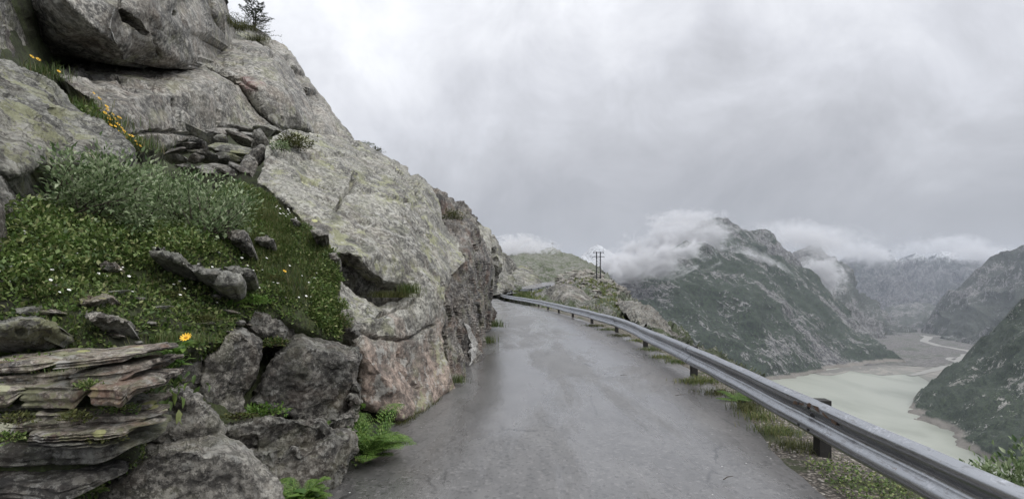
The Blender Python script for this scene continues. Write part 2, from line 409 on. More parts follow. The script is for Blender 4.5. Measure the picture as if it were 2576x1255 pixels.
def asphalt_mat():
    n = NT('wet_asphalt')
    big = n.noise(.55, 5, .6, .3); med = n.noise(3.2, 7, .7, .2, vec=n.map((1, .35, 1))); gr = n.vor(95); gr2 = n.vor(41, out='Color')
    c = n.ramp(n.math('ADD', n.math('MULTIPLY', big, .3), n.math('MULTIPLY', med, .7)), [(.43, (.085, .083, .081)), (.5, (.104, .101, .099)), (.57, (.122, .119, .116))])
    # reddish dusty edge along the valley side, pale and dark stones in the mix
    ex = n.math('ADD', n.sep(n.pos, 0), n.math('MULTIPLY', n.noise(.9, 5), .9))
    c = n.mix(n.math('MULTIPLY', n.step(ex, 2.2, 3.1), .5), c, (.092, .081, .076))
    c = n.mix(n.math('MULTIPLY', n.step(n.sep(gr2, 0), .88, .96), .5), c, (.19, .182, .178))
    c = n.mix(n.math('MULTIPLY', n.step(n.sep(gr2, 1), .82, .92), .55), c, (.025, .025, .025))
    c = n.mix(n.math('MULTIPLY', n.step(n.sep(n.vor(23, out='Color'), 2), .988, .992), n.step(n.vor(23), .2, .12)), c, (.6, .6, .58))
    # cracks and patched marks running across the lane
    cv = n.map((1.1, .5, 1)); ck = n.vor(.8, 'DISTANCE_TO_EDGE', vec=n.mix(.22, cv, n.noise(1.6, 6, .75, col=True, vec=cv)))
    cm = n.math('MULTIPLY', n.step(ck, .012, .002), n.step(n.noise(.7, 2, vec=n.map(1., loc=(4, 9, 0))), .5, .58))
    c = n.mix(n.math('MULTIPLY', cm, .75), c, (.02, .02, .02))
    sc_ = n.noise(2.2, 8, .8, .8, vec=n.map((1, 4.5, 1), loc=(2, 0, 0)))
    c = n.mix(n.math('MULTIPLY', n.step(sc_, .61, .65), .5), c, (.03, .029, .03))
    wet = n.step(n.noise(.8, 6, .65, .4, vec=n.map((1, .22, 1), loc=(0, 5, 0))), .45, .56)
    rg = n.math('ADD', .13, n.math('MULTIPLY', wet, .24))
    h = n.math('ADD', n.step(gr, .1, .45), n.math('MULTIPLY', n.noise(160, 3), .6))
    nb = n.bump(h, .26, .005, n.bump(med, .3, .03))
    film = n.math('SUBTRACT', .85, n.math('MULTIPLY', wet, .35)); film = n.math('MULTIPLY', film, n.math('SUBTRACT', 1., n.math('MULTIPLY', n.step(ex, 2.2, 3.1), .6)))
    n.put(n.b.inputs['Coat Weight'], film); n.b.inputs['Coat IOR'].default_value = 1.38; n.put(n.b.inputs['Coat Roughness'], n.math('ADD', .17, n.math('MULTIPLY', wet, .13)))
    n.put(n.b.inputs['Coat Normal'], n.bump(n.noise(7, 5, .7), .25, .01))
    n.b.inputs['IOR'].default_value = 1.5
    return n.done(c, n.math('ADD', rg, .12), nb, spec=.6)
M['asphalt'] = asphalt_mat()

def verge_mat():
    n = NT('gravel_verge'); v = n.vor(34, out='Color'); d = n.vor(34); f = n.noise(60, 5, .7); big = n.noise(1.4, 6, .65)
    c = n.ramp(n.sep(v, 0), [(.0, (.08, .07, .06)), (.5, (.21, .18, .15)), (.85, (.33, .295, .25)), (1., (.50, .47, .42))])
    c = n.mix(n.math('MULTIPLY', n.step(d, .35, .6), .8), c, (.03, .026, .02))
    c = n.mix(n.step(big, .50, .58), c, n.mix(f, (.035, .034, .018), (.06, .075, .028)))
    return n.done(c, .8, n.bump(n.math('SUBTRACT', f, d), .8, .02))
M['verge'] = verge_mat()

def steel_mat():
    n = NT('galvanised_steel'); a = n.noise(5, 7, .7, .3); b = n.vor(60, out='Color'); st = n.noise(2.5, 6, .7, vec=n.map((3, 3, 30)))
    c = n.ramp(n.math('ADD', n.math('MULTIPLY', a, .6), n.math('MULTIPLY', n.sep(b, 0), .12)), [(.40, (.36, .375, .40)), (.5, (.50, .515, .55)), (.6, (.60, .615, .65))])
    c = n.mix(n.math('MULTIPLY', n.step(st, .53, .62), .45), c, (.17, .165, .165))
    c = n.mix(n.math('MULTIPLY', n.step(n.noise(11, 6, .75), .62, .68), .5), c, (.16, .085, .05))
    return n.done(c, n.math('ADD', .16, n.math('MULTIPLY', a, .16)), None, metal=.85)
M['steel'] = steel_mat()
M['post'] = plain('dark_post', (.035, .033, .031), .7, .3, .3, 20, .01)
M['bolt'] = plain('bolt_dark', (.06, .06, .062), .5, .7)
M['rust'] = plain('rusty_steel', (.12, .075, .05), .7, .4, .4, 40)
M['pylon'] = plain('pylon_steel', (.035, .037, .045), .6, .3)

def slope_mat(name, green, dgreen, rocklo, rockhi, sc, rk=.5, snow=None, stretch=(0, 0, 0), shore=True, crk=.4):
    n = NT(name); v = n.map((sc, sc, sc*.42), vec=n.map(1., rot=stretch))
    big = n.noise(1.3, 7, .66, .7, vec=v); med = n.noise(5.5, 9, .78, .9, vec=v); fin = n.noise(26, 6, .75, .3, vec=v); blob = n.noise(14, 5, .7, vec=n.map(sc))
    veg = n.mix(n.step(blob, .47, .53), dgreen, green); veg = n.mix(n.step(fin, .54, .60), veg, tuple(q*1.7 for q in green))
    rock = n.ramp(n.math('ADD', n.math('MULTIPLY', med, .5), n.math('MULTIPLY', fin, .5)), [(.455, tuple(q*.35 for q in rocklo)), (.5, rocklo), (.545, rockhi)])
    m = n.math('ADD', n.math('MULTIPLY', big, .45), n.math('MULTIPLY', med, .55))
    m = n.math('ADD', m, n.math('MULTIPLY', n.math('SUBTRACT', fin, .5), .25))
    m = n.math('ADD', m, n.math('MULTIPLY', n.math('SUBTRACT', n.noise(.55, 4, .6, .5, vec=n.map(1., vec=v, loc=(3, 3, 3))), .5), .55))
    c = n.mix(n.step(m, rk-.008, rk+.014), veg, rock)
    z = n.math('ADD', n.sep(n.pos, 2), n.math('MULTIPLY', n.math('SUBTRACT', big, .5), 30.))
    if shore:
        zs = n.math('ADD', n.sep(n.pos, 2), n.math('MULTIPLY', n.math('SUBTRACT', fin, .5), 14.))
        c = n.mix(n.step(zs, -286, -292), c, n.mix(fin, (.12, .11, .10), (.34, .31, .27)))
    if snow:
        zz = n.math('ADD', z, n.math('MULTIPLY', n.math('SUBTRACT', med, .5), snow[1]*3))
        c = n.mix(n.step(zz, snow[0], snow[0]+snow[1]), c, n.mix(n.step(fin, .48, .56), (.75, .77, .8), (.22, .22, .23)))
    h = n.math('ADD', n.math('MULTIPLY', med, .6), n.math('MULTIPLY', fin, .4))
    return n.done(c, .85, n.bump(h, crk*2, 1.6/sc*.1))
# ------------------------------------------------------------------ setting: ground, lake, valley, mountains
def disc(name, z, r, mat, n=64, c=(0, 0)):
    a = np.linspace(0, 2*np.pi, n, endpoint=False)
    v = np.r_[np.c_[c[0]+r*np.cos(a), c[1]+r*np.sin(a), np.full(n, z)], [[c[0], c[1], z]]]
    return mesh_obj(name, v, np.c_[np.arange(n), np.roll(np.arange(n), -1), np.full(n, n)], mat, base=(c[0], c[1], z))
M['valley'] = slope_mat('valley_floor', (.075, .085, .055), (.05, .055, .045), (.12, .11, .105), (.22, .21, .20), .012, .46, shore=False)
struct(disc('ground', -306, 9500, M['valley'], c=(0, 3000)))

def lake_mat():
    n = NT('glacial_water'); a = n.noise(.006, 5, .55, .6, vec=n.map((1, .35, 1)))
    c = n.ramp(a, [(.42, (.225, .238, .20)), (.5, (.27, .283, .242)), (.58, (.30, .312, .268))])
    return n.done(c, .42, n.bump(n.noise(.25, 4, .6), .12, .3), spec=.3)
M['lake'] = lake_mat()
def flat_poly(name, pts, mat, z):
    q = [P(*LAKE(*p)) for p in pts]; q = np.array(q); q[:, 2] = z
    vo, eo, fo, a, b, c = geometry.delaunay_2d_cdt([Vector(p[:2]) for p in q], [], [list(range(len(q)))], 1, 1e-4)
    v = [(p.x, p.y, z) for p in vo]
    return mesh_obj(name, v, [tuple(t) for t in fo], mat)
struct(flat_poly('lake', [(1700, 985), (1990, 925), (2560, 925), (2760, 1020), (2700, 1600), (1500, 1600)], M['lake'], -300))

def sand_mat():
    n = NT('delta_sand'); v = n.map((.006, .0035, 1)); a = n.noise(1, 9, .72, 1.2, vec=v); b = n.noise(.05, 6, .7)
    c = n.ramp(a, [(.42, (.16, .163, .14)), (.48, (.19, .18, .16)), (.52, (.29, .27, .235)), (.56, (.13, .125, .112))])
    return n.done(n.mix(n.math('MULTIPLY', b, .5), c, (.12, .115, .10)), .7)
M['sand'] = sand_mat()
def wig(pts, amp, step, s):
    out = []; pts = np.array(pts, float)
    for i in range(len(pts)):
        a, b = pts[i], pts[(i+1) % len(pts)]; m = max(1, int(np.linalg.norm(b-a)/step))
        for k in range(m): out.append(a+(b-a)*k/m)
    out = np.array(out); q = np.c_[out/(step*6), np.full(len(out), s)]
    return out+amp*np.c_[fbm(q, 4, s), .35*fbm(q+31, 4, s+1)]
struct(flat_poly('sandbank', wig([(2090, 946), (2140, 933), (2180, 938), (2222, 944), (2302, 940), (2326, 955), (2352, 980), (2420, 955), (2470, 925), (2470, 905), (2380, 918), (2250, 915), (2140, 920), (2040, 938)], 7, 7, 4), M['sand'], -299.4))
struct(flat_poly('valley_floor', wig([(2120, 915), (2190, 919), (2250, 918), (2330, 923), (2390, 921), (2480, 925), (2620, 905), (2640, 780), (2400, 772), (2200, 770), (2080, 800)], 3, 9, 8), M['valley'], -298.6))
def strip(name, pts, mat, z, fn=None):
    """ribbon through (px, py, width m) lying on the valley floor"""
    c = np.array([P(*LAKE(p[0], p[1]))[:2] for p in pts]); w = np.array([p[2] for p in pts])
    t = np.linspace(0, len(pts)-1, len(pts)*8); i = np.arange(len(pts))
    x = np.interp(t, i, c[:, 0]); y = np.interp(t, i, c[:, 1]); ww = np.interp(t, i, w)
    k = np.ones(5)/5
    x = np.convolve(np.pad(x, 2, 'edge'), k, 'valid'); y = np.convolve(np.pad(y, 2, 'edge'), k, 'valid')
    p = np.c_[x, y]; d = np.gradient(p, axis=0); d /= np.linalg.norm(d, axis=1)[:, None]; nn = np.c_[-d[:, 1], d[:, 0]]
    jit = fbm(np.c_[p/90, np.zeros(len(p))], 4, 3)*.35+1
    a = p+nn*(ww*jit)[:, None]/2; b = p-nn*(ww*(2-jit))[:, None]/2; m = len(p)
    v = np.r_[np.c_[a, np.full(m, z)], np.c_[b, np.full(m, z)]]
    f = np.array([(j, j+1, m+j+1, m+j) for j in range(m-1)])
    return mesh_obj(name, v, f, mat)
M['river'] = plain('river_water', (.27, .262, .235), .45, 0, .25, .03)
struct(strip('river', [(2318, 844, 24), (2340, 849, 42), (2322, 858, 36), (2362, 870, 33), (2382, 873, 27), (2440, 883, 45), (2452, 889, 48), (2430, 898, 45), (2422, 908, 36), (2400, 920, 33), (2360, 929, 30), (2320, 938, 24), (2290, 946, 21)], M['river'], -298.1))
struct(strip('side_channel', [(2330, 848, 15), (2360, 846, 18), (2400, 847, 12), (2440, 850, 10)], M['river'], -298.0))
struct(strip('side_channel', [(2425, 903, 21), (2395, 900, 24), (2385, 904, 18), (2410, 912, 18)], M['river'], -297.9))

def terrain(name, bnd, inner, mat, step=6, disp=(10, .01), rid=0, back=(0, 500, -200), seed=1, jag=2, fine=(0, 1), smooth=180, blur=1, rnd=0, label=None):
    v, f = surveyed(bnd, inner, step, jag, rnd, None, disp, fine, rid, seed, back, .8, blur)
    o = mesh_obj(name, v, f, mat, smooth=smooth); struct(o, label); return o

M['main_mt'] = slope_mat('mountain_main', (.024, .040, .018), (.007, .014, .009), (.08, .08, .083), (.25, .246, .24), .0080, .529, stretch=(0, .5, .2))
M['back_mt'] = slope_mat('mountain_back', (.04, .048, .04), (.028, .032, .03), (.07, .07, .072), (.16, .16, .165), .003, .51, snow=(310, 140), shore=False)
M['snow_mt'] = slope_mat('mountain_snow', (.07, .08, .06), (.05, .05, .05), (.12, .12, .12), (.3, .3, .3), .006, .3, snow=(80, 140), shore=False)
M['right_mt'] = slope_mat('slope_right', (.034, .050, .024), (.014, .024, .015), (.16, .155, .14), (.36, .35, .32), .014, .575)
M['rightfar_mt'] = slope_mat('slope_right_far', (.05, .06, .045), (.04, .045, .04), (.10, .098, .095), (.24, .235, .23), .006, .53, shore=False)
def mt_lake(px, py): x = LAKE(px, py); return (px, py+16, x[2])
# the great mountain across the lake: front mass with a knoll, and the peak behind
terrain('mountain', [(1480, 720, 1900), (1530, 690, 2100), (1562, 668, 2150), (1620, 640, 2200), (1690, 622, 2200), (1722, 607, 2200), (1750, 604, 2200), (1778, 614, 2220), (1800, 630, 2260), (1860, 640, 2300), (1920, 640, 2400), (1975, 650, 2500), (2010, 668, 2500), (2062, 700, 2480), (2100, 742, 2450), (2140, 786, 2400), (2180, 830, 2300), (2225, 872, 2150), (2268, 908, 2050), (2276, 914, 2030),
    mt_lake(2225, 915), mt_lake(2150, 923), mt_lake(2060, 938), mt_lake(1990, 950), mt_lake(1940, 957), mt_lake(1880, 970), mt_lake(1800, 1000), (1700, 1000, 1500), (1560, 820, 1650)],
    [(1750, 700, 2000), (1650, 720, 1950), (1900, 720, 2050), (2000, 780, 2080), (1850, 830, 1800), (2060, 850, 1980), (1950, 880, 1740), (1960, 690, 2250), (1760, 850, 1650), (1880, 760, 1850), (2150, 880, 2010)],
    M['main_mt'], 4, (13, .005), 13, (100, 700, -300), 21, 2.0)
terrain('mountain', [(1640, 700, 2900), (1700, 600, 2950), (1770, 556, 3000), (1800, 547, 3000), (1830, 551, 3000), (1845, 560, 3000), (1866, 577, 3000), (1884, 581, 3000), (1910, 579, 3050), (1938, 581, 3050), (1948, 594, 3000), (1958, 610, 2950), (1985, 636, 2900), (2015, 668, 2850), (2060, 720, 2700), (1900, 760, 2600)],
    [(1840, 640, 2700), (1900, 630, 2820), (1850, 600, 2880)], M['main_mt'], 3.5, (8, .006), 14, (0, 800, -300), 22, 1.2)
terrain('mountain', [(1930, 700, 3900), (1990, 640, 3950), (2020, 622, 4000), (2042, 618, 4000), (2058, 628, 4000), (2072, 640, 3950), (2100, 655, 3900), (2135, 688, 3800), (2160, 712, 3750), (2210, 760, 3650), (2262, 812, 3600), (2300, 850, 3400), (2330, 880, 3000), (2200, 935, 2700), (2080, 800, 3000)],
    [(2080, 700, 3600), (2150, 770, 3300), (2230, 850, 3000)], M['rightfar_mt'], 4.5, (45, .003), 35, (0, 900, -300), 23, 2.5)
terrain('snowy_range', [(2050, 760, 6800), (2105, 668, 7200), (2140, 646, 7300), (2172, 638, 7300), (2195, 612, 7400), (2210, 644, 7400), (2236, 628, 7400), (2262, 654, 7300), (2284, 640, 7300), (2312, 662, 7300), (2350, 640, 7300), (2376, 646, 7300), (2404, 668, 7200), (2444, 652, 7200), (2484, 672, 7200), (2540, 640, 7300), (2620, 660, 7300), (2660, 760, 6000), (2560, 806, 4900), (2400, 800, 5000), (2240, 800, 5000)],
    [(2180, 720, 6300), (2300, 740, 6000), (2420, 735, 6000), (2250, 690, 6700), (2400, 700, 6700)], M['back_mt'], 4, (60, .0022), 110, (0, 1500, -500), 24, 3)
terrain('hillock', [(2200, 800, 4600), (2240, 772, 4700), (2300, 760, 4700), (2360, 772, 4600), (2420, 792, 4400), (2480, 800, 4200), (2500, 850, 3500), (2420, 868, 3300), (2330, 860, 3300), (2250, 856, 3300)],
    [(2320, 800, 4000)], M['rightfar_mt'], 5, (30, .005), 20, (0, 400, -200), 25, 3)
terrain('snowy_range', [(1420, 720, 5200), (1470, 640, 5400), (1500, 622, 5500), (1530, 632, 5500), (1560, 640, 5500), (1620, 660, 5400), (1600, 740, 5000), (1500, 760, 5000)],
    [(1530, 680, 5200)], M['snow_mt'], 4, (45, .003), 35, (0, 900, -300), 26, 3)
terrain('mountain', [(2316, 850, 3350), (2345, 795, 3400), (2372, 750, 3450), (2420, 715, 3450), (2450, 700, 3450), (2480, 672, 3400), (2500, 652, 3400), (2540, 628, 3350), (2580, 606, 3300), (2700, 540, 3200), (2900, 520, 3000), (2900, 880, 2100), (2600, 890, 2300), (2470, 900, 2500), (2440, 880, 2700), (2370, 866, 3000)],
    [(2480, 780, 3000), (2560, 720, 2950), (2400, 820, 3150), (2540, 820, 2600)], M['rightfar_mt'], 5, (45, .003), 34, (300, 700, -300), 27, 2.5)
terrain('mountain', [(2285, 1024, 1262), (2300, 1004, 1300), (2340, 968, 1330), (2392, 935, 1340), (2420, 918, 1350), (2446, 884, 1360), (2480, 852, 1350), (2520, 812, 1330), (2576, 760, 1300), (2660, 690, 1250), (2850, 640, 1200), (2900, 1250, 720), (2640, 1240, 790), (2560, 1208, 820), (2470, 1172, 885), (2427, 1146, 940), (2380, 1122, 1000), (2322, 1092, 1080), (2284, 1058, 1200)],
    [(2400, 1020, 1120), (2500, 950, 1150), (2480, 1080, 950), (2576, 1000, 1000), (2560, 1120, 850)], M['right_mt'], 4.5, (14, .008), 9, (300, 500, -200), 28, 3)

# ------------------------------------------------------------------ road, verge, near slopes
def smooth_path(pts, n):
    pts = np.array(pts, float); t = np.linspace(0, len(pts)-1, n); i = np.clip(t.astype(int), 0, len(pts)-2); u = (t-i)[:, None]
    p = np.r_[2*pts[:1]-pts[1:2], pts, 2*pts[-1:]-pts[-2:-1]]
    a, b, c, d = p[i], p[i+1], p[i+2], p[i+3]
    return .5*(2*b+(c-a)*u+(2*a-5*b+4*c-d)*u*u+(3*b-a-3*c+d)*u**3)
LE = [(-1.9, -8, 0), (-1.9, 0, 0), (-1.85, 3.9, 0), (-1.7, 5.5, 0), (-1.35, 7.6, 0), (-1.1, 12.3, 0), (-1.2, 19.7, 0), (-1.7, 35.8, 0), (-3.6, 46, .1), (-5, 58, .3), (-4.6, 68, .5), (-3.1, 73, .64), (-1.9, 76, .82), (.13, 83, 1.14), (3.07, 94, 1.68), (6.2, 106, 2.3), (9.87, 120, 2.55)]
RE = [(2.15, -8, 0), (2.2, 0, 0), (2.29, 3.68, 0), (2.91, 6.8, 0), (3.38, 10.9, 0), (3.47, 16.4, 0), (3.1, 24.6, 0), (2.16, 34, 0), (.75, 43, 0), (-1.15, 53, .08), (-1.75, 59, .25), (-1.45, 65, .45), (.64, 69, .62), (3.3, 75, .71), (6.9, 92, 1.3), (9.56, 108, 2.0), (11, 122, 2.3)]
le, re_ = smooth_path(LE, 340), smooth_path(RE, 340)
re_ = re_+np.c_[fbm(np.c_[re_[:, :2]*1.3, np.zeros(340)], 4, 5)*.06, np.zeros((340, 2))]
vv = []
for k in range(15):
    t = k/14; p = le+(re_-le)*t; p[:, 2] += .012*np.sin(t*np.pi)+.006*fbm(np.c_[p[:, :2]*.8, np.zeros(340)], 3, 2); vv.append(p)
n = 340; f = np.array([(k*n+j, k*n+j+1, (k+1)*n+j+1, (k+1)*n+j) for k in range(14) for j in range(n-1)])[:, ::-1]
struct(mesh_obj('road', np.concatenate(vv), f, M['asphalt'], smooth=180))
d = np.gradient(re_[:, :2], axis=0); d /= np.linalg.norm(d, axis=1)[:, None]; nn = np.c_[d[:, 1], -d[:, 0]]
keep = (np.arange(340) < np.argmax(re_[:, 1] > 40)); re2, nn2 = re_[keep], nn[keep]; n = len(re2)
prof = [(-.25, -.02), (-.02, -.012), (.15, -.006), (.35, -.02), (.6, -.035), (.85, -.06), (1.1, -.15), (1.5, -.6), (2.2, -1.6), (5, -6.5), (14, -22), (40, -60)]
vv = []
for o_, z_ in prof:
    p = re2[:, :2]+nn2*o_; z = z_+(.02 if o_ > .1 else 0)*fbm(np.c_[p*2.1, np.zeros(n)], 4, 8)+(.35*fbm(np.c_[p*.7, np.zeros(n)], 4, 9) if o_ > 1.4 else 0)
    vv.append(np.c_[p, z])
vergev = np.concatenate(vv); f = np.array([(k*n+j, (k+1)*n+j, (k+1)*n+j+1, k*n+j+1) for k in range(len(prof)-1) for j in range(n-1)])[:, ::-1]
VF = f.copy(); struct(mesh_obj('verge', vergev, f, M['verge'], smooth=180))

M['hill'] = slope_mat('hill_grass_rock', (.07, .09, .036), (.034, .046, .02), (.15, .147, .13), (.32, .315, .285), .28, .505, shore=False, crk=.5)
hillv, hillf = surveyed([(1225, 668, 330), (1255, 655, 380), (1285, 632, 420), (1320, 628, 420), (1350, 632, 410), (1372, 624, 400), (1390, 622, 395), (1404, 630, 385), (1418, 636, 360), (1446, 642, 330), (1476, 658, 290), (1500, 668, 250), (1528, 690, 200), (1556, 720, 150), (1590, 750, 95), (1627, 776, 66), (1675, 819, 48), (1700, 830, 44), (1746, 853, 40), (1800, 885, 36), (1900, 950, 30), (1990, 1080, 18), (1990, 1250, 9.5), (1880, 1200, 8.5), (1760, 1000, 12.5), (1640, 885, 18), (1540, 829, 24.5), (1470, 805, 29), (1400, 782, 40), (1330, 765, 52), (1262, 760, 72), (1225, 760, 84)],
    [(1262, 742, 77), (1300, 740, 73), (1345, 737, 79), (1386, 727, 98), (1400, 716, 118), (1290, 728, 90), (1330, 721, 102), (1363, 713, 115), (1400, 690, 170), (1300, 670, 200), (1400, 650, 300), (1480, 700, 150), (1540, 740, 80), (1480, 775, 48), (1540, 775, 46), (1610, 795, 62), (1650, 825, 50), (1430, 770, 50), (1700, 890, 30), (1580, 842, 27), (1470, 735, 62)],
    4, 1.6, 0, None, (.55, .16), (.12, 1.1), .5, 31, (0, 60, -30), .8, 1)
struct(mesh_obj('hillside', hillv, hillf, M['hill'], smooth=55))
# bank behind the rocks, and the overgrown shelf
bankv, bankf = surveyed([(-900, -700, 9), (-200, -900, 14), (300, -500, 24), (500, 40, 26), (585, 62, 27), (680, 112, 27), (755, 190, 27), (870, 360, 28), (955, 398, 26), (1075, 480, 25), (1190, 575, 25), (1228, 640, 26), (1238, 740, 27), (1240, 775, 27),
    (1225, 850, 18.5), (1200, 915, 12), (1130, 1000, 8.2), (990, 1100, 5.9), (850, 1250, 4.15), (690, 1440, 3.0), (300, 1560, 2.5), (-900, 1800, 1.8), (-1200, 700, 2.4)],
    [(0, 600, 3.7), (0, 1000, 2.75), (100, 300, 6.2), (200, 330, 7.6), (200, 200, 11), (300, 330, 9.4), (380, 385, 10.6), (450, 380, 11), (400, 600, 5.2), (420, 430, 7.6), (300, 100, 18), (500, 380, 10.5), (500, 250, 17), (600, 850, 4.6), (800, 900, 5.4), (700, 500, 7.6), (900, 700, 7.6), (1000, 900, 7.4), (1100, 800, 10), (600, 330, 13), (800, 300, 24), (1100, 600, 16), (450, 1000, 3.55), (700, 1050, 4.5), (150, 1100, 2.75), (0, 100, 7)],
    16, 3, 0, None, (.06, 1.2), (.02, 6), 0, 41, (-3, 8, -6), .9, 1)
struct(mesh_obj('hillside', bankv, bankf, M['soil'], smooth=60))
shelfv, shelff = surveyed([(-160, 560, 3.1), (0, 560, 3.45), (120, 500, 4.3), (300, 560, 4.6), (420, 560, 5.0), (560, 480, 6.2), (640, 470, 6.6), (720, 530, 6.2), (790, 590, 5.9), (850, 640, 5.7), (860, 700, 5.5), (845, 760, 5.15), (862, 860, 4.9), (800, 845, 4.75), (700, 800, 4.5), (610, 800, 4.15), (560, 850, 3.75), (500, 880, 3.4), (380, 905, 3.15), (340, 1000, 2.85), (200, 920, 2.85), (0, 930, 2.6), (-200, 930, 2.4)],
    [(100, 640, 3.35), (300, 640, 3.75), (500, 650, 4.25), (640, 620, 5.0), (740, 640, 5.35), (800, 720, 5.1), (650, 740, 4.45), (450, 760, 3.7), (250, 760, 3.25), (100, 780, 2.95), (250, 850, 3.0), (700, 560, 5.7)],
    7, 3, .05, 40, (.05, 1.6), (.02, 7), 0, 42, (-.4, .6, -.5), .9, 1)
struct(mesh_obj('grassy_bank', shelfv, shelff, M['soil'], smooth=180))

# ------------------------------------------------------------------ rocks of the cliff
def rock(name, label, cat, bnd, inner, mat, step=5, seed=1, group=None, smooth=38, grow=1., block=0., **kw):
    if block:
        # near-vertical front with a ledge on top: split the outline with an inner ring on that front
        al = np.array(bnd, float); A = np.c_[al[:, 0]/1000, np.ones(len(al))]; co = np.linalg.lstsq(A, 1/al[:, 2], rcond=None)[0]
        my, hy = al[:, 1].mean(), np.ptp(al[:, 1])/2; off = np.percentile(1/al[:, 2]-A@co, 72); rq = np.random.default_rng(seed+900)
        pl = lambda x, y: 1/(x/1000*co[0]+co[1]+off)-block*.4+block*.9*(y-my)/hy*.5
        gx = al[:, 0].mean(); ring = []
        for q in bnd:
            k_, ky = rq.uniform(.86, .95), (rq.uniform(.66, .82) if q[1] < my else .93); x, y = gx+(q[0]-gx)*k_, my+(q[1]-my)*ky; ring.append((x, y, pl(x, y)+rq.uniform(-.03, .03)))
        inner = ring+[(q[0], q[1], pl(q[0], q[1])+rq.uniform(-.06, .04)) for q in inner if abs(q[1]-my) < hy*.6]
    if grow != 1:
        gx = np.mean([q[0] for q in bnd]); gy = np.mean([q[1] for q in bnd]); bnd = [(gx+(q[0]-gx)*grow, gy+(q[1]-gy)*grow, q[2]) for q in bnd]
    v, f = surveyed(bnd, inner, step=step, seed=seed, **kw)
    return thing(mesh_obj(name, v, f, mat, smooth=smooth), label, cat, group)

# the great domed slab by the road
rock('rock_slab', 'huge domed grey granite slab with pale lichen, pinkish below, rising straight from the road edge', 'rock',
    [(648, 462, 6.9), (655, 420, 7.2), (668, 385, 7.6), (690, 345, 8.6), (740, 328, 10), (800, 333, 11), (880, 348, 12.5), (925, 368, 13.5), (962, 386, 13.8), (1020, 422, 13.8), (1079, 467, 13.8), (1100, 505, 13.2), (1112, 550, 12.6), (1150, 608, 12), (1172, 655, 10.6), (1140, 690, 9.2), (1118, 730, 8.3), (1112, 790, 7.6), (1112, 870, 7.35), (1126, 950, 7.4), (1140, 982, 7.55), (1108, 1006, 6.9), (1070, 1036, 6.25), (1036, 1056, 5.9), (1002, 1068, 5.65), (995, 1040, 5.45), (940, 1035, 5.45), (905, 1020, 5.45), (890, 990, 5.4), (893, 900, 5.3), (862, 852, 5.2), (842, 780, 5.45), (818, 690, 5.7), (850, 692, 5.75), (880, 705, 5.85), (905, 730, 5.95), (950, 750, 6.15), (1005, 752, 6.5), (1042, 735, 6.95), (1030, 722, 6.95), (1000, 716, 6.75), (960, 712, 6.4), (920, 680, 6.1), (880, 640, 5.85), (832, 640, 5.75), (790, 600, 6.05), (735, 530, 6.45)],
    [(700, 395, 7.9), (850, 400, 9.6), (960, 425, 11), (800, 480, 7.4), (900, 480, 8.4), (1000, 480, 9.6), (1080, 540, 10.6), (900, 580, 7.0), (1000, 580, 8.0), (1080, 620, 9.0), (960, 640, 6.7), (1050, 670, 7.6), (1090, 720, 7.7), (1060, 740, 6.9), (1060, 800, 6.75), (1085, 880, 7.0), (990, 800, 6.05), (930, 800, 5.6), (1000, 900, 5.9), (930, 900, 5.4), (1060, 960, 6.5), (1010, 1000, 5.75), (870, 600, 6.5), (1030, 400, 12.3)],
    M['granite'], 4.5, 3, cracks=[([(892, 440), (889, 467), (866, 482), (850, 520)], 4.5, .12), ([(1030, 430), (1060, 500), (1070, 560), (1100, 640)], 4.5, .12), ([(760, 440), (840, 470), (940, 480), (1040, 520)], 4.5, .09), ([(905, 820), (960, 850), (1040, 850), (1090, 820)], 4.5, .08), ([(954, 790), (985, 776), (1024, 768), (1060, 742)], 4, .10), ([(1010, 545), (1040, 575), (1075, 600)], 3.5, .06), ([(680, 388), (780, 396), (900, 392), (990, 420)], 4, .08), ([(900, 560), (960, 570), (1010, 600)], 3.5, .05), ([(1055, 980), (1020, 940), (1010, 880)], 3.5, .05)], jag=2.2, rnd=.22, rpx=22, disp=(.07, .8), fine=(.022, 6), rid=.03, back=(-2.5, 4.5, -1.2), blur=2)
# under the hollow
rock('rock', 'dark rock at the back of the grassy hollow under the domed slab', 'rock',
    [(825, 630, 6.5), (890, 630, 6.6), (970, 700, 7.1), (1060, 715, 7.7), (1050, 770, 7.4), (940, 775, 6.8), (840, 720, 6.3)], [(930, 715, 6.75)], M['dark'], 8, 4, back=(-.5, 1.2, -.3))
